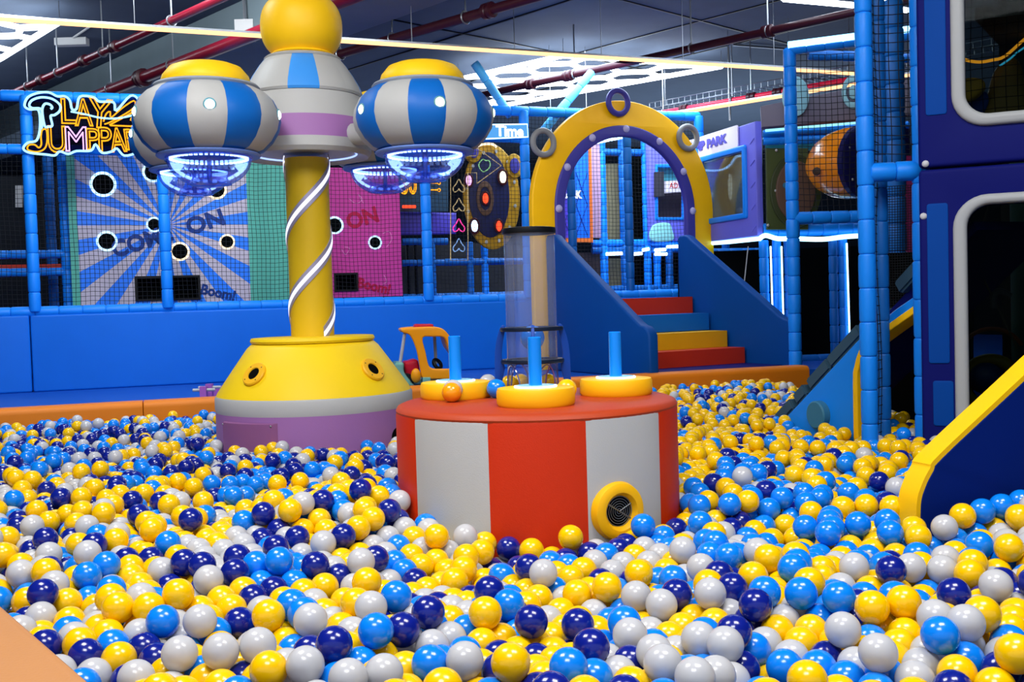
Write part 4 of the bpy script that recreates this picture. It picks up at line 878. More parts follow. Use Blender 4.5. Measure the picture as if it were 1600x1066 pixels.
# clear rocket tube
rx, ry = .073, 3.87; c = (rx, ry, TBT)
t = Thing('clear_rocket_tube', c, 'tall clear tube with blue fins and dark rings on the table', 'tube')
TUBE = clear('clear_tube', '#f6f8fd', .1, .15, .08, '#b4c4ee', .4)
rt = .093; zt1 = .595; n = 48; V = []; 
def arch_z(a): 
    f = (a / (PI / 2)) % 1.0; x_ = (f - .5) * 2 / .62
    return .115 * math.sqrt(max(0, 1 - x_ * x_)) if abs(x_) < 1 else 0.0
m = MB(); a_off = R(12)
cols = 96
for k in range(cols): 
    a = 2 * PI * k / cols; zb0 = arch_z(a + a_off); V += [(rx + rt * math.cos(a), ry + rt * math.sin(a), TBT + zb0), (rx + rt * math.cos(a), ry + rt * math.sin(a), TBT + .13), (rx + rt * math.cos(a), ry + rt * math.sin(a), TBT + zt1)]
t.part('clear_cylinder', MB().add(V, [(3 * k + j, 3 * ((k + 1) % cols) + j, 3 * ((k + 1) % cols) + j + 1, 3 * k + j + 1) for k in range(cols) for j in range(2)]), TUBE)
t.part('arch_edge', MB().tube([(rx + rt * math.cos(2 * PI * k / cols), ry + rt * math.sin(2 * PI * k / cols), TBT + max(.003, arch_z(2 * PI * k / cols + a_off))) for k in range(cols)], .003, 5, closed=True), clear('edge_clear', '#b8b8f0', .5, .6, .05, '#8f90e0'))
t.part('cap', MB().lathe([(rt - .004, .59), (rt + .004, .592), (rt + .006, .60), (rt + .004, .612), (rt - .006, .614), (rt - .006, .59), (rt - .004, .59)], c, 48, caps=False), DARK)
for zz in (.245, .128): t.part('ring', MB().lathe([(rt + .001, zz - .007), (rt + .022, zz - .007), (rt + .024, zz), (rt + .022, zz + .007), (rt + .001, zz + .007), (rt + .001, zz - .007)], c, 48, caps=False), vinyl('dark_ring', '#101c30', .35, 0, 1))
FINC = vinyl('fin_blue', '#0b3e98', .4, 0, 1)
for k in range(4):
    a = math.atan2(-ry, -rx) + R(2) + k * PI / 2; m = Matrix.Identity(4); rd = Vector((math.cos(a), math.sin(a), 0)); nn_ = rd.cross(Vector((0, 0, 1)))
    for i in range(3): m[i][0] = rd[i]; m[i][1] = (0, 0, 1)[i]; m[i][2] = nn_[i]; m[i][3] = c[i]
    fin = smooth_loop([(.097, .255), (.112, .256), (.128, .215), (.137, .16), (.139, .09), (.137, .0), (.118, .0), (.112, .06), (.103, .10), (.106, .125), (.112, .15), (.106, .20)], 4)
    t.part('fin', plate([fin], m, .012, .002), FINC)

# ============================================================ BALLS
D = .075; RB = D / 2
BM = {'yellow': plastic('yellow_ball', '#ffcc00', .2, .12), 'blue': plastic('blue_ball', '#0682f0', .2, .06), 'navy': plastic('navy_ball', '#0c1c82', .18, .0), 'white': plastic('white_ball', '#d0d1d5', .22, .25)}
bmesh_s = {}
for k_, m_ in BM.items():
    me = MB().sphere((0, 0, 0), RB, 32, 20).mesh(ang=180); me.name = 'ball'; me.materials.append(m_); bmesh_s[k_] = me
def ball(k_, p, label, group=None, r=1.0):
    o = bpy.data.objects.new('ball', bmesh_s[k_]); C.objects.link(o); o.location = p; o.scale = (r, r, r)
    o['label'] = label; o['category'] = 'ball'
    if group: o['group'] = group
    return o
def tball(k_, px, Y, label, z=TBT + RB * .93):
    X = at(px, 620, Y).x; return ball(k_, (X, Y, z), label, r=.93)
OB = plastic('orange_yellow_ball', '#ffa812', .15, .15); me = MB().sphere((0, 0, 0), RB, 32, 20).mesh(ang=180); me.materials.append(OB); bmesh_s['amber'] = me
tball('amber', 706, 3.70, 'amber ball on the table in front of the left cushion', )
tball('white', 709, 3.775 + .0, 'white ball just behind the amber ball, leaning on the cushion', z=TBT + RB * 1.1).location.y = 3.742 + .0
bpy.data.objects[-1]
tball('white', 763, 4.06, 'white ball on the table behind the left cushion')
tball('blue', 776, 3.83, 'blue ball on the table between left cushion and tube').location.y = 3.80
tball('yellow', 886, 3.70, 'yellow ball on the table behind the right of the front cushion')
tball('yellow', 814, 4.02, 'yellow ball seen through the left arch of the tube')
tball('yellow', 857, 4.00, 'bright yellow ball at the right arch of the tube')
tball('yellow', 797, 3.98, 'yellow ball peeping out beside the left fin of the tube')
ball('blue', (.073 + .002, 3.87, TBT + .212), 'blue ball caught inside the clear tube', r=1.2)

# --- settle the ball bed by relaxation
def inpit(P):
    x, y = P[:, 0], P[:, 1]; ok = (np.abs(x) < .49 * y + .30) & (y > 1.72)
    ok &= ((x - BPa.x) * (-bu.y) + (y - BPa.y) * bu.x) < -RB          # this side of the back border
    ok &= ((x - n1.x) * nn.x + (y - n1.y) * nn.y) < -RB               # outside the near corner border
    ok &= ~((x > 1.30) & (y > 3.60 + (x - 1.3) * .0) & (x > 1.62 + (y < 5.2) * .55) & (x > 2.35))
    ok &= (np.hypot(x - TX, y - TY) > .555 + RB) & (np.hypot(x - QX, y - QY) > QR + RB)
    return ok
SEGS = [((1.22, 3.15), (2.3, 3.54), .075), ((1.58, 6.15), (1.99, 5.15), .03), ((1.77, 5.2), (1.77, 5.2001), .05), ((1.93, 5.02), (2.9, 4.57), .05)]
def push2d(P):
    for cx, cy, rr_ in ((TX, TY, .556), (QX, QY, QR)):
        d = P[:, :2] - (cx, cy); l = np.hypot(d[:, 0], d[:, 1]); m = l < rr_ + RB; P[m, :2] = np.array((cx, cy)) + d[m] / l[m, None] * (rr_ + RB)
    for a, b, rr_ in SEGS:
        a = np.array(a); b = np.array(b); ab = b - a; tt = np.clip(((P[:, :2] - a) @ ab) / (ab @ ab), 0, 1); cl = a + tt[:, None] * ab; d = P[:, :2] - cl; l = np.hypot(d[:, 0], d[:, 1]) + 1e-9
        m = l < rr_ + RB; P[m, :2] = cl[m] + d[m] / l[m, None] * (rr_ + RB)
    s_ = (P[:, 0] - BPa.x) * (-bu.y) + (P[:, 1] - BPa.y) * bu.x; m = s_ > -RB; P[m, 0] -= (s_[m] + RB) * (-bu.y); P[m, 1] -= (s_[m] + RB) * bu.x
    s_ = (P[:, 0] - n1.x) * nn.x + (P[:, 1] - n1.y) * nn.y; m = s_ > -RB; P[m, 0] -= (s_[m] + RB) * nn.x; P[m, 1] -= (s_[m] + RB) * nn.y
def floorz(x, y):
    f = ZS - .112 + .018 * np.sin(x * 2.1 + 1) * np.sin(y * 1.7) + .014 * np.sin(x * 5.3 + y * 4.1) + .012 * np.sin(x * 9.1 - y * 7.3 + 2)
    f = f + .035 * np.exp(-((x - 1.75) ** 2 + (y - 3.0) ** 2) / .12) + .13 * np.exp(-((x + .5) ** 2 + (y - 3.5) ** 2) / .10) + .03 * np.exp(-((x - .62) ** 2 + (y - 3.5) ** 2) / .05)
    f = f - .055 * np.clip((y - 4.6) / 1.2, 0, 1)
    f = f - .05 * np.exp(-((x - 1.75) ** 2 + (y - 5.5) ** 2) / .25) - .02 * np.exp(-((x - .05) ** 2 + (y - 3.15) ** 2) / .05)
    return f
pts = []
for lay in range(3):
    hx = np.arange(-4.6, 5.2, D * 1.03); hy = np.arange(1.6, 9.6, D * .9); X, Y = np.meshgrid(hx, hy); X = X + (np.arange(len(hy)) % 2)[:, None] * D * .5 + lay * .02
    Q = np.stack([X.ravel(), Y.ravel()], 1); Q = Q + rng.uniform(-.2, .2, Q.shape) * D
    if lay == 2: Q = Q[rng.random(len(Q)) < .34]
    else: Q = Q[rng.random(len(Q)) < .97]
    Z = floorz(Q[:, 0], Q[:, 1]) + RB + lay * D * .92 + rng.uniform(0, .3, len(Q)) * D
    pts.append(np.column_stack([Q, Z]))
P = np.concatenate(pts); P = P[inpit(P)]
def pairs(P, rad):
    g = np.floor((P - P.min(0)) / rad).astype(np.int64) + 1; dims = g.max(0) + 2; key = (g[:, 0] * dims[1] + g[:, 1]) * dims[2] + g[:, 2]
    o = np.argsort(key, kind='stable'); ks = key[o]; I = []; J = []
    for dx in (-1, 0, 1):
        for dy in (-1, 0, 1):
            for dz in (-1, 0, 1):
                off = (dx * dims[1] + dy) * dims[2] + dz
                if off < 0: continue
                st = np.searchsorted(ks, key + off, 'left'); en = np.searchsorted(ks, key + off, 'right'); mx = (en - st).max()
                for q_ in range(mx):
                    m = st + q_ < en; i = np.nonzero(m)[0]; j = o[st[m] + q_]
                    if off == 0: s2 = i < j; i, j = i[s2], j[s2]
                    I.append(i); J.append(j)
    I = np.concatenate(I); J = np.concatenate(J); d = P[I] - P[J]; m = (d * d).sum(1) < rad * rad; return I[m], J[m]
N = len(P)
for it in range(44):
    if it % 4 == 0: I, J = pairs(P, D * 1.3)
    P[:, 2] -= .006 if it < 28 else .002
    for sub in range(3):
        d = P[I] - P[J]; l = np.sqrt((d * d).sum(1)) + 1e-9; ov = D - l; m = ov > 0; i, j = I[m], J[m]; c_ = d[m] / l[m, None] * (ov[m] * .5)[:, None] * .62
        for ax_ in range(3): P[:, ax_] += np.bincount(i, c_[:, ax_], N) - np.bincount(j, c_[:, ax_], N)
        fz = floorz(P[:, 0], P[:, 1]) + RB; P[:, 2] = np.maximum(P[:, 2], fz); push2d(P)
P[:, 2] = np.minimum(P[:, 2], ZS + .13)
# --- colours: the mix drifts across the pit as in the photograph
NAMES = ['yellow', 'blue', 'navy', 'white']
def mixof(x, y):
    px = 800 + F * x / y
    pr = np.array([.44, .20, .14, .22])
    if y > 5.0 and x < -1.3: pr = np.array([.22, .30, .20, .28])
    elif y > 4.4 and x < -.3: pr = np.array([.30, .36, .24, .10])
    elif x > .6 and y > 5.6: pr = np.array([.60, .22, .13, .05])
    elif x > .5 and y > 4.3: pr = np.array([.66, .20, .07, .07])
    elif x > .5 and y > 3.0: pr = np.array([.38, .44, .10, .08])
    elif x > .3 and y > 2.5: pr = np.array([.40, .30, .08, .22])
    elif y > 3.9 and x < -.5: pr = np.array([.52, .14, .16, .18])
    elif x < -.5 and y < 3.2: pr = np.array([.38, .18, .13, .31])
    return pr
col = np.empty(N, int); rn = rng.random(N); cl_n = np.sin(P[:, 0] * 6.1 + P[:, 1] * 2.3) * np.sin(P[:, 1] * 5.2 - P[:, 0] * 3.1)
for i in range(N):
    pr = mixof(P[i, 0], P[i, 1]).copy(); pr[0] *= 1 + .5 * cl_n[i]; pr[3] *= 1 - .4 * cl_n[i]; pr = np.cumsum(pr / pr.sum()); col[i] = int(np.searchsorted(pr, rn[i]))
col = np.clip(col, 0, 3)
# --- which balls show, by a coarse depth buffer (from here and from a step to either side)
def seen(eye, cut=1e9, hgt=533, wid=800):
    q_ = P - np.array(eye) + np.array((0, 0, E)); Mi = np.array(CAMI); Pc = q_ @ Mi[:3, :3].T + Mi[:3, 3]; dep = -Pc[:, 2]
    sx = (800 + F * Pc[:, 0] / dep) / 2; sy = (533 - F * Pc[:, 1] / dep) / 2; sr = F * RB / dep / 2
    idb = -np.ones((hgt, wid), int); cand = np.nonzero((dep > .3) & (sx > -20) & (sx < wid + 20) & (sy > 0) & (sy < hgt + 30))[0]
    for i in cand[np.argsort(-dep[cand])]:
        x0, x1, y0, y1 = max(0, int(sx[i] - sr[i])), min(wid, int(sx[i] + sr[i]) + 1), max(0, int(sy[i] - sr[i])), min(hgt, int(sy[i] + sr[i]) + 1)
        if x1 <= x0 or y1 <= y0: continue
        yy, xx = np.ogrid[y0:y1, x0:x1]; m = (xx - sx[i]) ** 2 + (yy - sy[i]) ** 2 < sr[i] ** 2; idb[y0:y1, x0:x1][m] = i
    return np.bincount(idb[idb >= 0], minlength=N), sx * 2, sy * 2
vis, sx, sy = seen((0, 0, E)); keep = vis > 0
for ex in (-.7, .7): keep |= seen((ex, 0, E + .1))[0] > 1
keep |= seen((0, 0, E + .8))[0] > 1

# colours of the nearer balls follow the photograph's own arrangement
TONES = '218,791,2;71,773,2;37,823,2;76,831,2;36,847,2;146,861,2;299,897,2;686,956,2;451,862,2;502,875,2;533,851,2;87,997,2;250,1025,2;378,1042,2;627,989,2;757,1056,2;522,1010,2;210,1025,2;385,975,2;546,902,2;791,830,2;120,892,1;140,905,1;255,964,1;175,1015,1;464,1012,1;567,1025,1;726,985,1;425,897,1;415,912,1;625,892,1;277,844,1;14,930,1;145,937,1;330,981,1;575,1000,1;727,1025,1;295,1057,1;390,876,1;528,815,1;618,847,1;717,796,1;792,845,1;167,879,1;410,772,1;367,772,1;339,781,1;512,1050,1;672,1045,1;782,945,1;336,910,3;207,942,3;155,975,3;206,977,3;52,964,3;30,900,3;77,920,3;332,1032,3;290,1032,3;395,1015,3;595,862,3;575,840,3;487,857,3;743,955,3;670,1012,3;645,1015,3;575,935,3;415,940,3;260,1005,3;480,990,3;737,805,3;362,842,3;72,867,3;210,1045,3;435,1045,3;605,1040,3;48,940,0;99,946,0;220,882,0;32,867,0;300,952,0;320,965,0;431,960,0;495,967,0;545,976,0;587,965,0;635,950,0;475,927,0;540,927,0;505,907,0;665,877,0;557,872,0;720,877,0;770,872,0;750,850,0;327,850,0;407,1055,0;517,1032,0;235,1047,0;170,1047,0;335,1002,0;780,982,0;645,1055,0;95,800,0;62,797,0;210,857,0;450,800,0;460,822,0;590,995,0;675,912,0;765,910,0;280,935,0;370,945,0;932,860,2;957,861,2;1060,836,2;1145,837,2;1066,931,2;1169,941,2;920,1012,2;972,1030,2;896,995,2;840,985,2;1127,907,2;1497,927,2;840,1022,2;1180,1047,2;1560,1045,2;1145,1000,2;1282,1012,2;832,890,2;1572,910,2;1029,829,1;1098,826,1;892,878,1;862,916,1;1072,899,1;1220,932,1;1292,952,1;1177,976,1;1350,984,1;1262,1030,1;1366,1052,1;1507,1045,1;1015,1012,1;1290,932,1;1342,952,1;1242,927,1;1452,927,1;1525,845,1;1570,877,1;1372,835,1;1177,852,1;1385,875,1;1147,885,1;1445,950,1;950,985,1;1167,1007,1;1027,905,1;1460,1000,1;1215,1057,1;877,872,1;1307,1050,1;1110,1005,1;1305,825,1;1500,842,1;902,1022,1;1382,927,1;942,892,3;977,892,3;1012,890,3;990,937,3;1035,942,3;895,952,3;925,940,3;845,967,3;977,990,3;1162,965,3;1305,982,3;1492,977,3;1332,922,3;1335,900,3;1070,1015,3;1087,1050,3;1132,1050,3;1317,1022,3;1200,1027,3;1350,1037,3;1210,967,3;1425,1052,3;1520,1010,3;1122,930,3;920,872,3;1475,897,3;1120,1027,3;1440,1025,3;985,1045,3;1550,937,3;990,1005,3;1020,1022,3;1235,1015,3;1072,867,3;831,837,0;887,850,0;832,865,0;1049,882,0;826,915,0;897,911,0;1089,972,0;1237,979,0;1292,880,0;1255,912,0;1390,1005,0;1552,992,0;1180,832,0;1452,840,0;1482,857,0;1557,825,0;1582,812,0;1367,947,0;1245,872,0;1210,897,0;1175,910,0;810,957,0;842,1005,0;867,1037,0;940,1005,0;815,1047,0;1535,947,0;1420,965,0;1390,972,0;1412,990,0;1567,1055,0;1585,957,0;1100,942,0;1052,975,0;1140,955,0;1260,955,0;1492,1020,0;1505,1052,0;1407,1047,0;1235,1045,0;1277,1055,0;1145,1022,0;1175,990,0;1432,937,0;1397,850,0;1500,882,0'
taken = set(); cand_ = np.nonzero(vis > 60)[0]
for tk in TONES.split(';'):
    tx, ty, k_ = map(int, tk.split(',')); d_ = np.hypot(sx[cand_] - tx, sy[cand_] - ty)
    for j_ in np.argsort(d_)[:4]:
        i = int(cand_[j_])
        if d_[j_] < 34 and i not in taken: taken.add(i); col[i] = k_; break
top = np.argsort(-vis)[:290]; mask = np.zeros(N, bool); mask[top] = True
ADJ = {'yellow': 'yellow', 'blue': 'bright blue', 'navy': 'dark navy', 'white': 'milky white'}
COLS = [(0, 150, 'beside the tan border corner'), (150, 330, 'below the blue wall seam'), (330, 450, 'below the mauve hatch'), (450, 560, 'below the yellow column'), (560, 655, 'left of the striped table'), (655, 767, 'below the left white stripe'),
        (767, 911, 'below the middle orange stripe'), (911, 1030, 'below the vent ring'), (1030, 1130, 'just right of the striped table'), (1130, 1240, 'below the stair steps'), (1240, 1350, 'below the climbing ramp'), (1350, 1440, 'below the doorway posts'), (1440, 1700, 'below the slide side')]
ROWS = [(1040, 9999, 'bottom row'), (985, 1040, 'second row up'), (935, 985, 'third row up'), (905, 935, 'fourth row up'), (-1, 905, 'farthest row')]
cells = {}
for i in top:
    cx_ = max(1, min(1599, sx[i])); cn = [c[2] for c in COLS if c[0] <= cx_ < c[1]][0]; rw = [r[2] for r in ROWS if r[0] <= sy[i] < r[1]][0]; cells.setdefault((cn, rw, int(col[i])), []).append(i)
ORD = ['first', 'second', 'third', 'fourth', 'fifth', 'sixth', 'seventh', 'eighth', 'ninth', 'tenth', 'eleventh', 'twelfth']
for (cn, rw, k), L_ in cells.items():
    L_.sort(key=lambda i: sx[i]); nm = NAMES[k]
    for n_, i in enumerate(L_):
        lab = ('%s ball, %s, %s' % (ADJ[nm], rw, cn)) if len(L_) == 1 else '%s %s ball from left, %s, %s' % (ORD[min(n_, 11)], ADJ[nm], rw, cn)
        ball(nm, tuple(P[i]), lab, '%s plastic balls nearest the camera' % ADJ[nm])
# --- all other balls: one joined mesh, coarser with distance
keep &= ~mask; VV = []; LI = []; LT = []; MI_ = []; base = 0; ydist = P[:, 1]
for lo, hi, sg, rg in ((0, 3.4, 22, 13), (3.4, 5.0, 16, 10), (5.0, 99, 12, 8)):
    b = MB().sphere((0, 0, 0), RB, sg, rg); tv = np.array(b.v, np.float32); ln = np.array([len(f) for f in b.f]); fl = np.array([i for f in b.f for i in f])
    ids = np.nonzero(keep & (ydist >= lo) & (ydist < hi))[0]; n_ = len(ids)
    VV.append((P[ids].astype(np.float32)[:, None, :] + tv[None]).reshape(-1, 3)); LI.append((fl[None] + (np.arange(n_) * len(tv))[:, None]).ravel() + base); LT.append(np.tile(ln, n_)); MI_.append(np.repeat(col[ids], len(ln))); base += n_ * len(tv)
VV = np.concatenate(VV); LI = np.concatenate(LI); LT = np.concatenate(LT); MI_ = np.concatenate(MI_)
me = bpy.data.meshes.new('ball_bed'); me.vertices.add(len(VV)); me.vertices.foreach_set('co', VV.ravel()); me.loops.add(len(LI)); me.loops.foreach_set('vertex_index', LI.astype(np.int32))
me.polygons.add(len(LT)); me.polygons.foreach_set('loop_start', (np.cumsum(LT) - LT).astype(np.int32)); me.polygons.foreach_set('material_index', MI_.astype(np.int32)); me.polygons.foreach_set('use_smooth', np.ones(len(LT), bool))
for nm in NAMES: me.materials.append(BM[nm])
me.update(calc_edges=True)
bed = bpy.data.objects.new('ball_bed', me); C.objects.link(bed); bed['kind'] = 'stuff'; bed['label'] = 'deep bed of yellow, blue, navy and white plastic balls'; bed['category'] = 'balls'
print('BED', keep.sum(), N, (LI.size - 2 * LT.size))

# ============================================================ NEAR RIGHT: SLIDE SIDE, NAVY WALL, POSTS, RAMP
SLP = Plane(1.22, 3.15, 20)
outl = [(1430, 1000), (1432, 860), (1430, 812), (1432, 790), (1440, 758), (1453, 732), (1470, 708), (1600, 586)]
uvs = [SLP.uv(*p) for p in outl]; u_last, z_last = uvs[-1]; u_prev, z_prev = uvs[-2]; sl = (z_last - z_prev) / (u_last - u_prev)
uvs[0] = (uvs[0][0], .05); uvs[1] = (uvs[1][0] , uvs[1][1]); uvs[0] = (uvs[1][0], .05)
uvs[2] = (uvs[1][0], uvs[2][1])
uvs.append((u_last + .9, z_last + .9 * sl)); uvs.append((u_last + 1.1, z_last + .9 * sl)); uvs.append((u_last + 1.1, .05))
t = Thing('ball_pit_slide', SLP.at(.5, 0), 'navy sided slide with yellow edge at the right of the pit', 'slide')
edge_path = smooth_loop([uvs[1]] + uvs[3:9], 4, False); edge_path = [(uvs[0][0], .05)] + edge_path
outer = edge_path + [uvs[-2], uvs[-1]]
def inset(path, d):
    out = []
    for i, p in enumerate(path):
        a = path[max(0, i - 1)]; b = path[min(len(path) - 1, i + 1)]; tx, ty = b[0] - a[0], b[1] - a[1]; l = math.hypot(tx, ty) or 1; out.append((p[0] + ty / l * d, p[1] - tx / l * d))
    return out
inn = inset(edge_path, .016)
t.part('side_panel', plate([inn + [uvs[-2], uvs[-1]]], SLP.off(-.04).mat(), .085, .004), NAVY2)
t.part('edge_trim', plate([edge_path + inn[::-1]], SLP.off(-.04).mat(), .080, 0), vinyl('edge_yellow', '#f8c008', .45, .04, 100))
# navy window wall
NP = Plane(.385 * 5.0 + .01, 5.0, -25)
u0 = NP.uv(1439, 450)[0]; wu0 = NP.uv(1486, 90)[0]; wi0 = NP.uv(1508, 90)[0]; zw1 = NP.hit(1560, 197).z; zi1 = NP.hit(1560, 178).z; zw2 = NP.hit(1580, 302).z; zi2 = NP.hit(1580, 318).z
zseam = NP.hit(1441, 266).z; uRt = u0 + 1.1; zfar = E + 2.1
fb = NP.hit(1500, 720)
t = Thing('window_play_wall', (fb.x, fb.y, 0), 'navy padded wall with two grey rimmed windows at the right', 'wall panel')
zlow = NP.hit(1500, 745).z
t.part('upper_panel', plate([rrect(u0, uRt, zseam + .006, zfar, .02, 3), rrect(wi0, uRt - .15, zi1, zfar - .3, .10)], NP.mat(), .09, .015), NAVY)
t.part('lower_panel', plate([rrect(u0, uRt, .05, zseam - .004, .02, 3), rrect(wi0, uRt - .15, zlow, zi2, .10)], NP.mat(), .09, .015), NAVY)
RIM = vinyl('rim_grey', '#a3a6a8', .5, .05, 150)
zl_o = zlow - (zi1 - zw1) if False else zlow - .06
t.part('window_rim', plate([rrect(wu0, uRt - .09, zw1, zfar - .24, .15), rrect(wi0, uRt - .15, zi1, zfar - .3, .10)], NP.off(.03).mat(), .08, .02), RIM)
t.part('window_rim', plate([rrect(wu0, uRt - .09, zl_o, zw2, .15), rrect(wi0, uRt - .15, zlow, zi2, .10)], NP.off(.03).mat(), .08, .02), RIM)
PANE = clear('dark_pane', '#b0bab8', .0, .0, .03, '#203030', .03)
t.part('pane', plate([rrect(wi0, uRt - .15, zi1, zfar - .3, .10)], NP.off(-.02).mat(), .006), PANE); t.part('pane', plate([rrect(wi0, uRt - .15, zlow, zi2, .10)], NP.off(-.02).mat(), .006), PANE)
for x0, x1, ym, ya, yb in ((1446, 1479, 90, -60, 182), (1450, 1483, 400, 319, 567), (1459, 1491, 620, 594, 664)):
    ua, ub = NP.uv(x0, ym)[0], NP.uv(x1, ym)[0]; za, zb_2 = NP.hit((x0 + x1) / 2, yb).z, NP.hit((x0 + x1) / 2, ya).z
    t.part('blue_patch', plate([rrect(ua, ub, za, zb_2, .012, 3)], NP.off(.046).mat(), .008, .003), PATCH)
for px, py in ((1446, 256), (1443, 338)): t.part('bolt', bolt(NP.off(.045).hit(px, py), .016, NP.n), vinyl('bolt_grey', '#c0c0c4', .4, 0, 1))
# shapes behind the panes, colours dimmed, some for reflections in the glass
IB = NP.off(-1.6); p_ = IB.at(1.5, 0); t = Thing('interior_backdrop', p_, 'dark backdrop and added deck behind both grey rimmed windows', 'panel')
ID = vinyl('inner_dark', '#070c0a', .7, .1, 40)  # near-black colour painted in for the unlit interior
t.part('dark_backdrop', plate([[(.35, 0), (3.2, 0), (3.2, ZC), (.35, ZC)]], IB.mat(), .04), ID)
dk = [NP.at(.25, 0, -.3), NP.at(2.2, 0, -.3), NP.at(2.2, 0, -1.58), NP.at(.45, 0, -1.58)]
t.part('added_deck', plate([[(p.x, p.y) for p in dk]], Matrix.Translation((0, 0, E + 1.32)), .06), ID)  # added so the upper window stays dark inside
IN = NP.off(-.25)
single('window_net', net_mesh(IN, IN.uv(1500, 90)[0], uRt + .2, NP.hit(1560, 190).z, zfar - .3, .05, .0022), NET, 'black net hanging right behind the upper grey rimmed window', 'net', kind='stuff')
q = NP.off(-.8)
single('led_strip', MB().tube([q.hit(*p) for p in smooth_loop([(1500, 88), (1510, 94), (1530, 97), (1550, 94), (1570, 88), (1600, 62), (1640, 30)], 4, False)], .008, 6), glow('amber_led', (1, .35, .02), 1.6), 'orange glowing line behind the upper grey rimmed window', 'light')
single('led_strip', MB().tube([q.hit(*p) for p in smooth_loop([(1562, 103), (1578, 92), (1592, 80), (1620, 62)], 4, False)], .005, 6), glow('cyan_led', (.05, .5, .8), 1.2), 'thin blue glowing line below the orange line behind the window', 'light')
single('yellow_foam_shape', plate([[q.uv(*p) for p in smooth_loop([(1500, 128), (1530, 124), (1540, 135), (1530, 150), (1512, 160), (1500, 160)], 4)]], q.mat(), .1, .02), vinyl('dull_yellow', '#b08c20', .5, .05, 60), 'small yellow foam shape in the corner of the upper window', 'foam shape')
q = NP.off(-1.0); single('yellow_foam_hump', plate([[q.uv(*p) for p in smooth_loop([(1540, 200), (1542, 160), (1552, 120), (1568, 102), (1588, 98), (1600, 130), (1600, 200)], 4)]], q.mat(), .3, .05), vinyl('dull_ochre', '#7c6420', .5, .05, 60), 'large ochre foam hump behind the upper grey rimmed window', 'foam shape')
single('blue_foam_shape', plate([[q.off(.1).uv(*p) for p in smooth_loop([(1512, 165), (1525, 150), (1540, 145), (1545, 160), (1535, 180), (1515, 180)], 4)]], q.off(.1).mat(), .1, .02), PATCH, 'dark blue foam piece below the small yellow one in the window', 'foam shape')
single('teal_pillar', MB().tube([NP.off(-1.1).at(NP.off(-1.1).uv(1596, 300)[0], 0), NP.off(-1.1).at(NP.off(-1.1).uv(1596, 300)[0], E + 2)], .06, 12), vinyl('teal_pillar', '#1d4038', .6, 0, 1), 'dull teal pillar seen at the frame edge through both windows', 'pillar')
q = NP.off(-.5); single('hanging_rope', MB().tube([q.hit(1545, 322), q.hit(1520, 400), q.hit(1590, 545)], .005, 5), vinyl('rope', '#3a3c30', .8, 0, 1), 'thin dark rope slanting behind the lower grey rimmed window', 'rope')
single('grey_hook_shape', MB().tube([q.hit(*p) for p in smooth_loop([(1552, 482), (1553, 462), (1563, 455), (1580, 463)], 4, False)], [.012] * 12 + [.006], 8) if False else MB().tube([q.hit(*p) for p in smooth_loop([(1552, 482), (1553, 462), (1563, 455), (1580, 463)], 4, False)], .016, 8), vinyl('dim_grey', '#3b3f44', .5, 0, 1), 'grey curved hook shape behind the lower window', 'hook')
q = NP.off(-.9)
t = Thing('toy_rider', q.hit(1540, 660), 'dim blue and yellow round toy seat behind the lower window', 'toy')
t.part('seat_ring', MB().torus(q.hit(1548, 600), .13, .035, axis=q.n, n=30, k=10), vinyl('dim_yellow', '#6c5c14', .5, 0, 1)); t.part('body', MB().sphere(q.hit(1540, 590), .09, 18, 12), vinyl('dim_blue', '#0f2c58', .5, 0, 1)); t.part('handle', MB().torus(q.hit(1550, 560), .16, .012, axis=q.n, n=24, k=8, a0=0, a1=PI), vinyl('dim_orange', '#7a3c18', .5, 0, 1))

# front posts at the doorway beside the navy wall
pA = at(1358, 600, 5.15); pC = at(1443, 600, 5.12); pB = at(1380, 600, 5.32)
zr = at(1358, 270, 5.15).z
t = Thing('doorway_frame', (pA.x, pA.y, 0), 'blue padded doorway posts with net beside the navy window wall', 'play frame')
ZT = E + 2.0
padded(t, 'post', (pA.x, pA.y, .1), (pA.x, pA.y, ZT), .041, PAD, .17); padded(t, 'post', (pB.x, pB.y, .1), (pB.x, pB.y, ZT), .036, PADD, .17); padded(t, 'post', (pC.x, pC.y, .1), (pC.x, pC.y, ZT), .042, PAD, .19)
padded(t, 'cross_rail', (pA.x + .02, pA.y, zr), (pC.x, pC.y, zr - .0), .047, PAD, .1)
dv = (Vector((pC.x, pC.y, 0)) - Vector((pA.x, pA.y, 0))); DPn = Plane(pA.x, pA.y, math.degrees(math.atan2(dv.y, dv.x)))
t.part('netting', net_mesh(DPn, 0.03, dv.length, zr, ZT, .045, .0028, .005), NET, kind='stuff')
dv2 = (Vector((pB.x, pB.y, 0)) - Vector((pA.x, pA.y, 0))); DP2 = Plane(pA.x, pA.y, math.degrees(math.atan2(dv2.y, dv2.x)))
t.part('netting', net_mesh(DP2, 0.0, dv2.length, .15, ZT, .045, .0026, .004), NET, kind='stuff')
dq = DPn.off(-.72); 
t.part('fine_mesh', net_mesh(dq, .22, dv.length + .3, E - .25, zr, .014, .0022, .002), NET, kind='stuff')
q = DPn.off(-1.75); t.part('dark_backdrop', plate([[q.uv(*p) for p in ((1362, 395), (1520, 395), (1520, 730), (1362, 730))]], q.mat(), .03), BLK)  # black sheet stands in for the unlit doorway interior
qb = at(1400, 330, 7.4); padded(t, 'rear_post', (qb.x, qb.y, ZG), (qb.x, qb.y, ZT), .07, PADD, .19); 
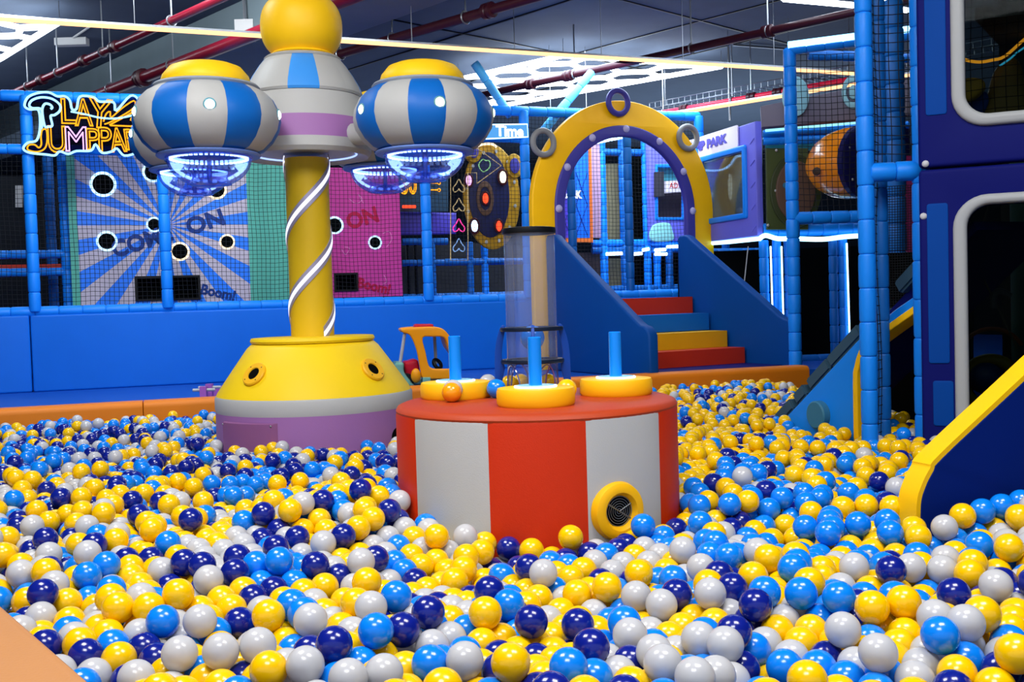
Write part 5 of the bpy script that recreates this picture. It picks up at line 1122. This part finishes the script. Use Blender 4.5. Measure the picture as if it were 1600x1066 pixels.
# climbing ramp
RP = Plane(1.58, 6.15, math.degrees(math.atan2(-.925, .379)))
t = Thing('climbing_ramp', RP.at(.3, 0), 'light blue sided climbing ramp with teal disc and dark treads', 'ramp')
rampo = [(1206, 675), (1345, 526), (1400, 482), (1452, 446), (1452, 476), (1400, 512), (1362, 541), (1352, 556), (1347, 575), (1345, 600)]
ru = [RP.uv(*p) for p in rampo]; ub_ = ru[-1][0]; 
rl = [(ru[0][0] - .05, .1)] + ru + [(ub_, .1)]
BRIGHT = vinyl('ramp_blue', '#1083ec', .42, .04, 100)
t.part('side_panel', plate([rl], RP.off(-.04).mat(), .08, .012), BRIGHT)
tr = [RP.uv(*p) for p in ((1452, 478), (1400, 514), (1362, 543), (1352, 558), (1347, 577), (1345, 600))] + [(ub_, .1)]
tr = smooth_loop(tr, 3, False)
t.part('edge_trim', plate([tr + inset(tr, .036)[::-1]], RP.off(-.03).mat(), .11, .006), vinyl('edge_yellow', '#f8c008', .45, .04, 100))
dc = RP.off(.0).hit(1283, 648); t.part('teal_disc', MB().lathe([(0, .045), (.07, .045), (.078, .038), (.078, 0)], dc, 40, axis=RP.n), TEALV)
sd = Vector(RP.at(*ru[2])) - Vector(RP.at(*ru[1])); 
A_, B_ = Vector(RP.at(*RP.uv(1215, 665))), Vector(RP.at(*RP.uv(1345, 524))); dr = (B_ - A_)
upn = RP.n.cross(dr.normalized()); upn = upn if upn.z > 0 else -upn
Mx = Matrix((dr.normalized(), RP.n, upn)).transposed()
TRD = vinyl('tread_slate', '#324f60', .45, .1, 100)
for f, ln in ((.06, .24), (.27, .1), (.50, .30), (.70, .14), (.86, .26), (1.06, .12), (1.45, .2), (1.7, .2)):
    p = A_ + dr * f - RP.n * .28 + upn * .055
    bmm = MB().box(p, (ln * .55 + .06, .5, .075), Mx); me = bmm.mesh(False); bm = bmesh.new(); bm.from_mesh(me); bmesh.ops.bevel(bm, geom=bm.edges[:], offset=.012, segments=2, affect='EDGES'); bm.to_mesh(me); bm.free()
    t.part('tread', me, TRD)
t.part('ramp_bed', MB().box(A_ + dr * .9 - RP.n * .33, (dr.length * 2.1, .5, .05), Mx).mesh(False), NAVY)

# ============================================================ TOYS BEHIND THE BORDER
CY = 8.95; CPl = Plane(0, CY, 10); cq = CPl
CZ = lambda x, y: cq.uv(620 + x / 7.1, 490 + y / 7.1)
cb = cq.hit(672, 604)
t = Thing('ride_on_toy_car', (cb.x, cb.y, ZG), 'orange and red toddler ride on car against the blue wall', 'toy car')
CO = vinyl('toy_orange', '#f09a0a', .35, .0, 1)
ol = smooth_loop([CZ(*p) for p in [(50, 172), (120, 158), (250, 150), (430, 148), (520, 180), (590, 260), (640, 360), (665, 500), (675, 700), (670, 730), (480, 728), (285, 722), (262, 640), (240, 520), (220, 420), (182, 310), (135, 235), (60, 210)]], 3)
hl = smooth_loop([CZ(*p) for p in [(285, 270), (400, 258), (515, 265), (560, 350), (605, 500), (612, 600), (500, 612), (400, 608), (350, 570), (315, 420)]], 3)
t.part('side_frame', plate([ol, hl], cq.mat(), .05, .012), CO)
ol2 = smooth_loop([CZ(*p) for p in [(50, 172), (120, 158), (250, 150), (430, 148), (520, 180), (590, 260), (640, 360), (665, 500), (560, 380), (510, 250), (400, 215), (250, 215), (135, 215), (60, 210)]], 3)
t.part('roof', plate([ol2], cq.off(-.17).mat(), .32, .02), CO)
lp = [CZ(*p) for p in ((190, 182), (205, 128), (225, 120), (395, 118), (412, 125), (415, 178))]; t.part('roof_light', plate([lp], cq.off(-.12).mat(), .16, .01), vinyl('toy_red', '#b80c28', .35, 0, 1))
for d_, (xa, xb) in ((-.03, (90, 35)), (-.30, (415, 435))):
    q = cq.off(d_); t.part('pillar', MB().tube([q.hit(620 + xa / 7.1, 490 + 210 / 7.1), q.hit(620 + xb / 7.1, 490 + 560 / 7.1)], .014, 8), GREY)
MT = vinyl('toy_mint', '#6fa898', .45, 0, 1)
t.part('rear_body', plate([smooth_loop([CZ(*p) for p in [(-10, 560), (0, 545), (60, 545), (78, 570), (80, 650), (160, 760), (190, 800), (60, 810), (-20, 800)]], 3)], cq.off(-.12).mat(), .3, .02), MT)
t.part('running_board', plate([[CZ(*p) for p in ((280, 705), (370, 705), (372, 800), (278, 800))]], cq.off(.0).mat(), .08, .01), MT)
t.part('seat', plate([smooth_loop([CZ(*p) for p in [(85, 560), (130, 535), (240, 525), (250, 720), (120, 720)]], 3)], cq.off(-.15).mat(), .22, .02), MATS['toy_red'])
t.part('floor_pan', plate([[CZ(*p) for p in ((0, 740), (690, 735), (690, 790), (0, 800))]], cq.off(-.18).mat(), .3, .02), MT)
c_ = cq.off(.03).hit(620 + 212 / 7.1, 490 + 690 / 7.1); t.part('rear_wheel_cover', MB().sphere(c_, .042, 20, 14, (1, .8, 1.45)), CO)
c_ = cq.off(-.12).hit(620 + 450 / 7.1, 490 + 560 / 7.1); t.part('steering_wheel', MB().torus(c_, .042, .016, axis=(.7, -.5, .5), n=26, k=10), DARK)
for xx in (110, 560):
    for d_ in (-.02, -.32): c_ = cq.off(d_).hit(620 + xx / 7.1, 490 + 770 / 7.1); c_.z = ZG + .06; t.part('wheel', MB().lathe([(0, .03), (.05, .03), (.06, .02), (.06, -.02), (.05, -.03), (0, -.03)], c_, 24, axis=cq.n), DARK)
# purple toys with grey bars
q = Plane(0, 8.6, 10)
t = Thing('purple_seesaw_toy', q.hit(322, 624), 'purple plastic toy with grey bars beside the tower base', 'toy')
PT = vinyl('toy_purple', '#a45cae', .4, 0, 1)
for px, dd_, ytop in ((318, 0, 604), (327, -.15, 600)):
    qq = q.off(dd_); a = qq.hit(px, ytop); t.part('upright', MB().add([], []).box(Vector((a.x, a.y, (a.z + ZG) / 2)), (.05, .05, a.z - ZG)).mesh(False), PT)
for dd_, x0, x1, y in ((-.0, 301, 336, 610), (-.15, 310, 345, 606)):
    qq = q.off(dd_ + .0); t.part('bar', MB().tube([qq.hit(x0, y), qq.hit(x1, y - 1)], .012, 8), GREY)
t.part('foot', MB().box(Vector((q.hit(322, 620).x + .05, 8.7, ZG + .03)), (.30, .3, .06)).mesh(False), PT)
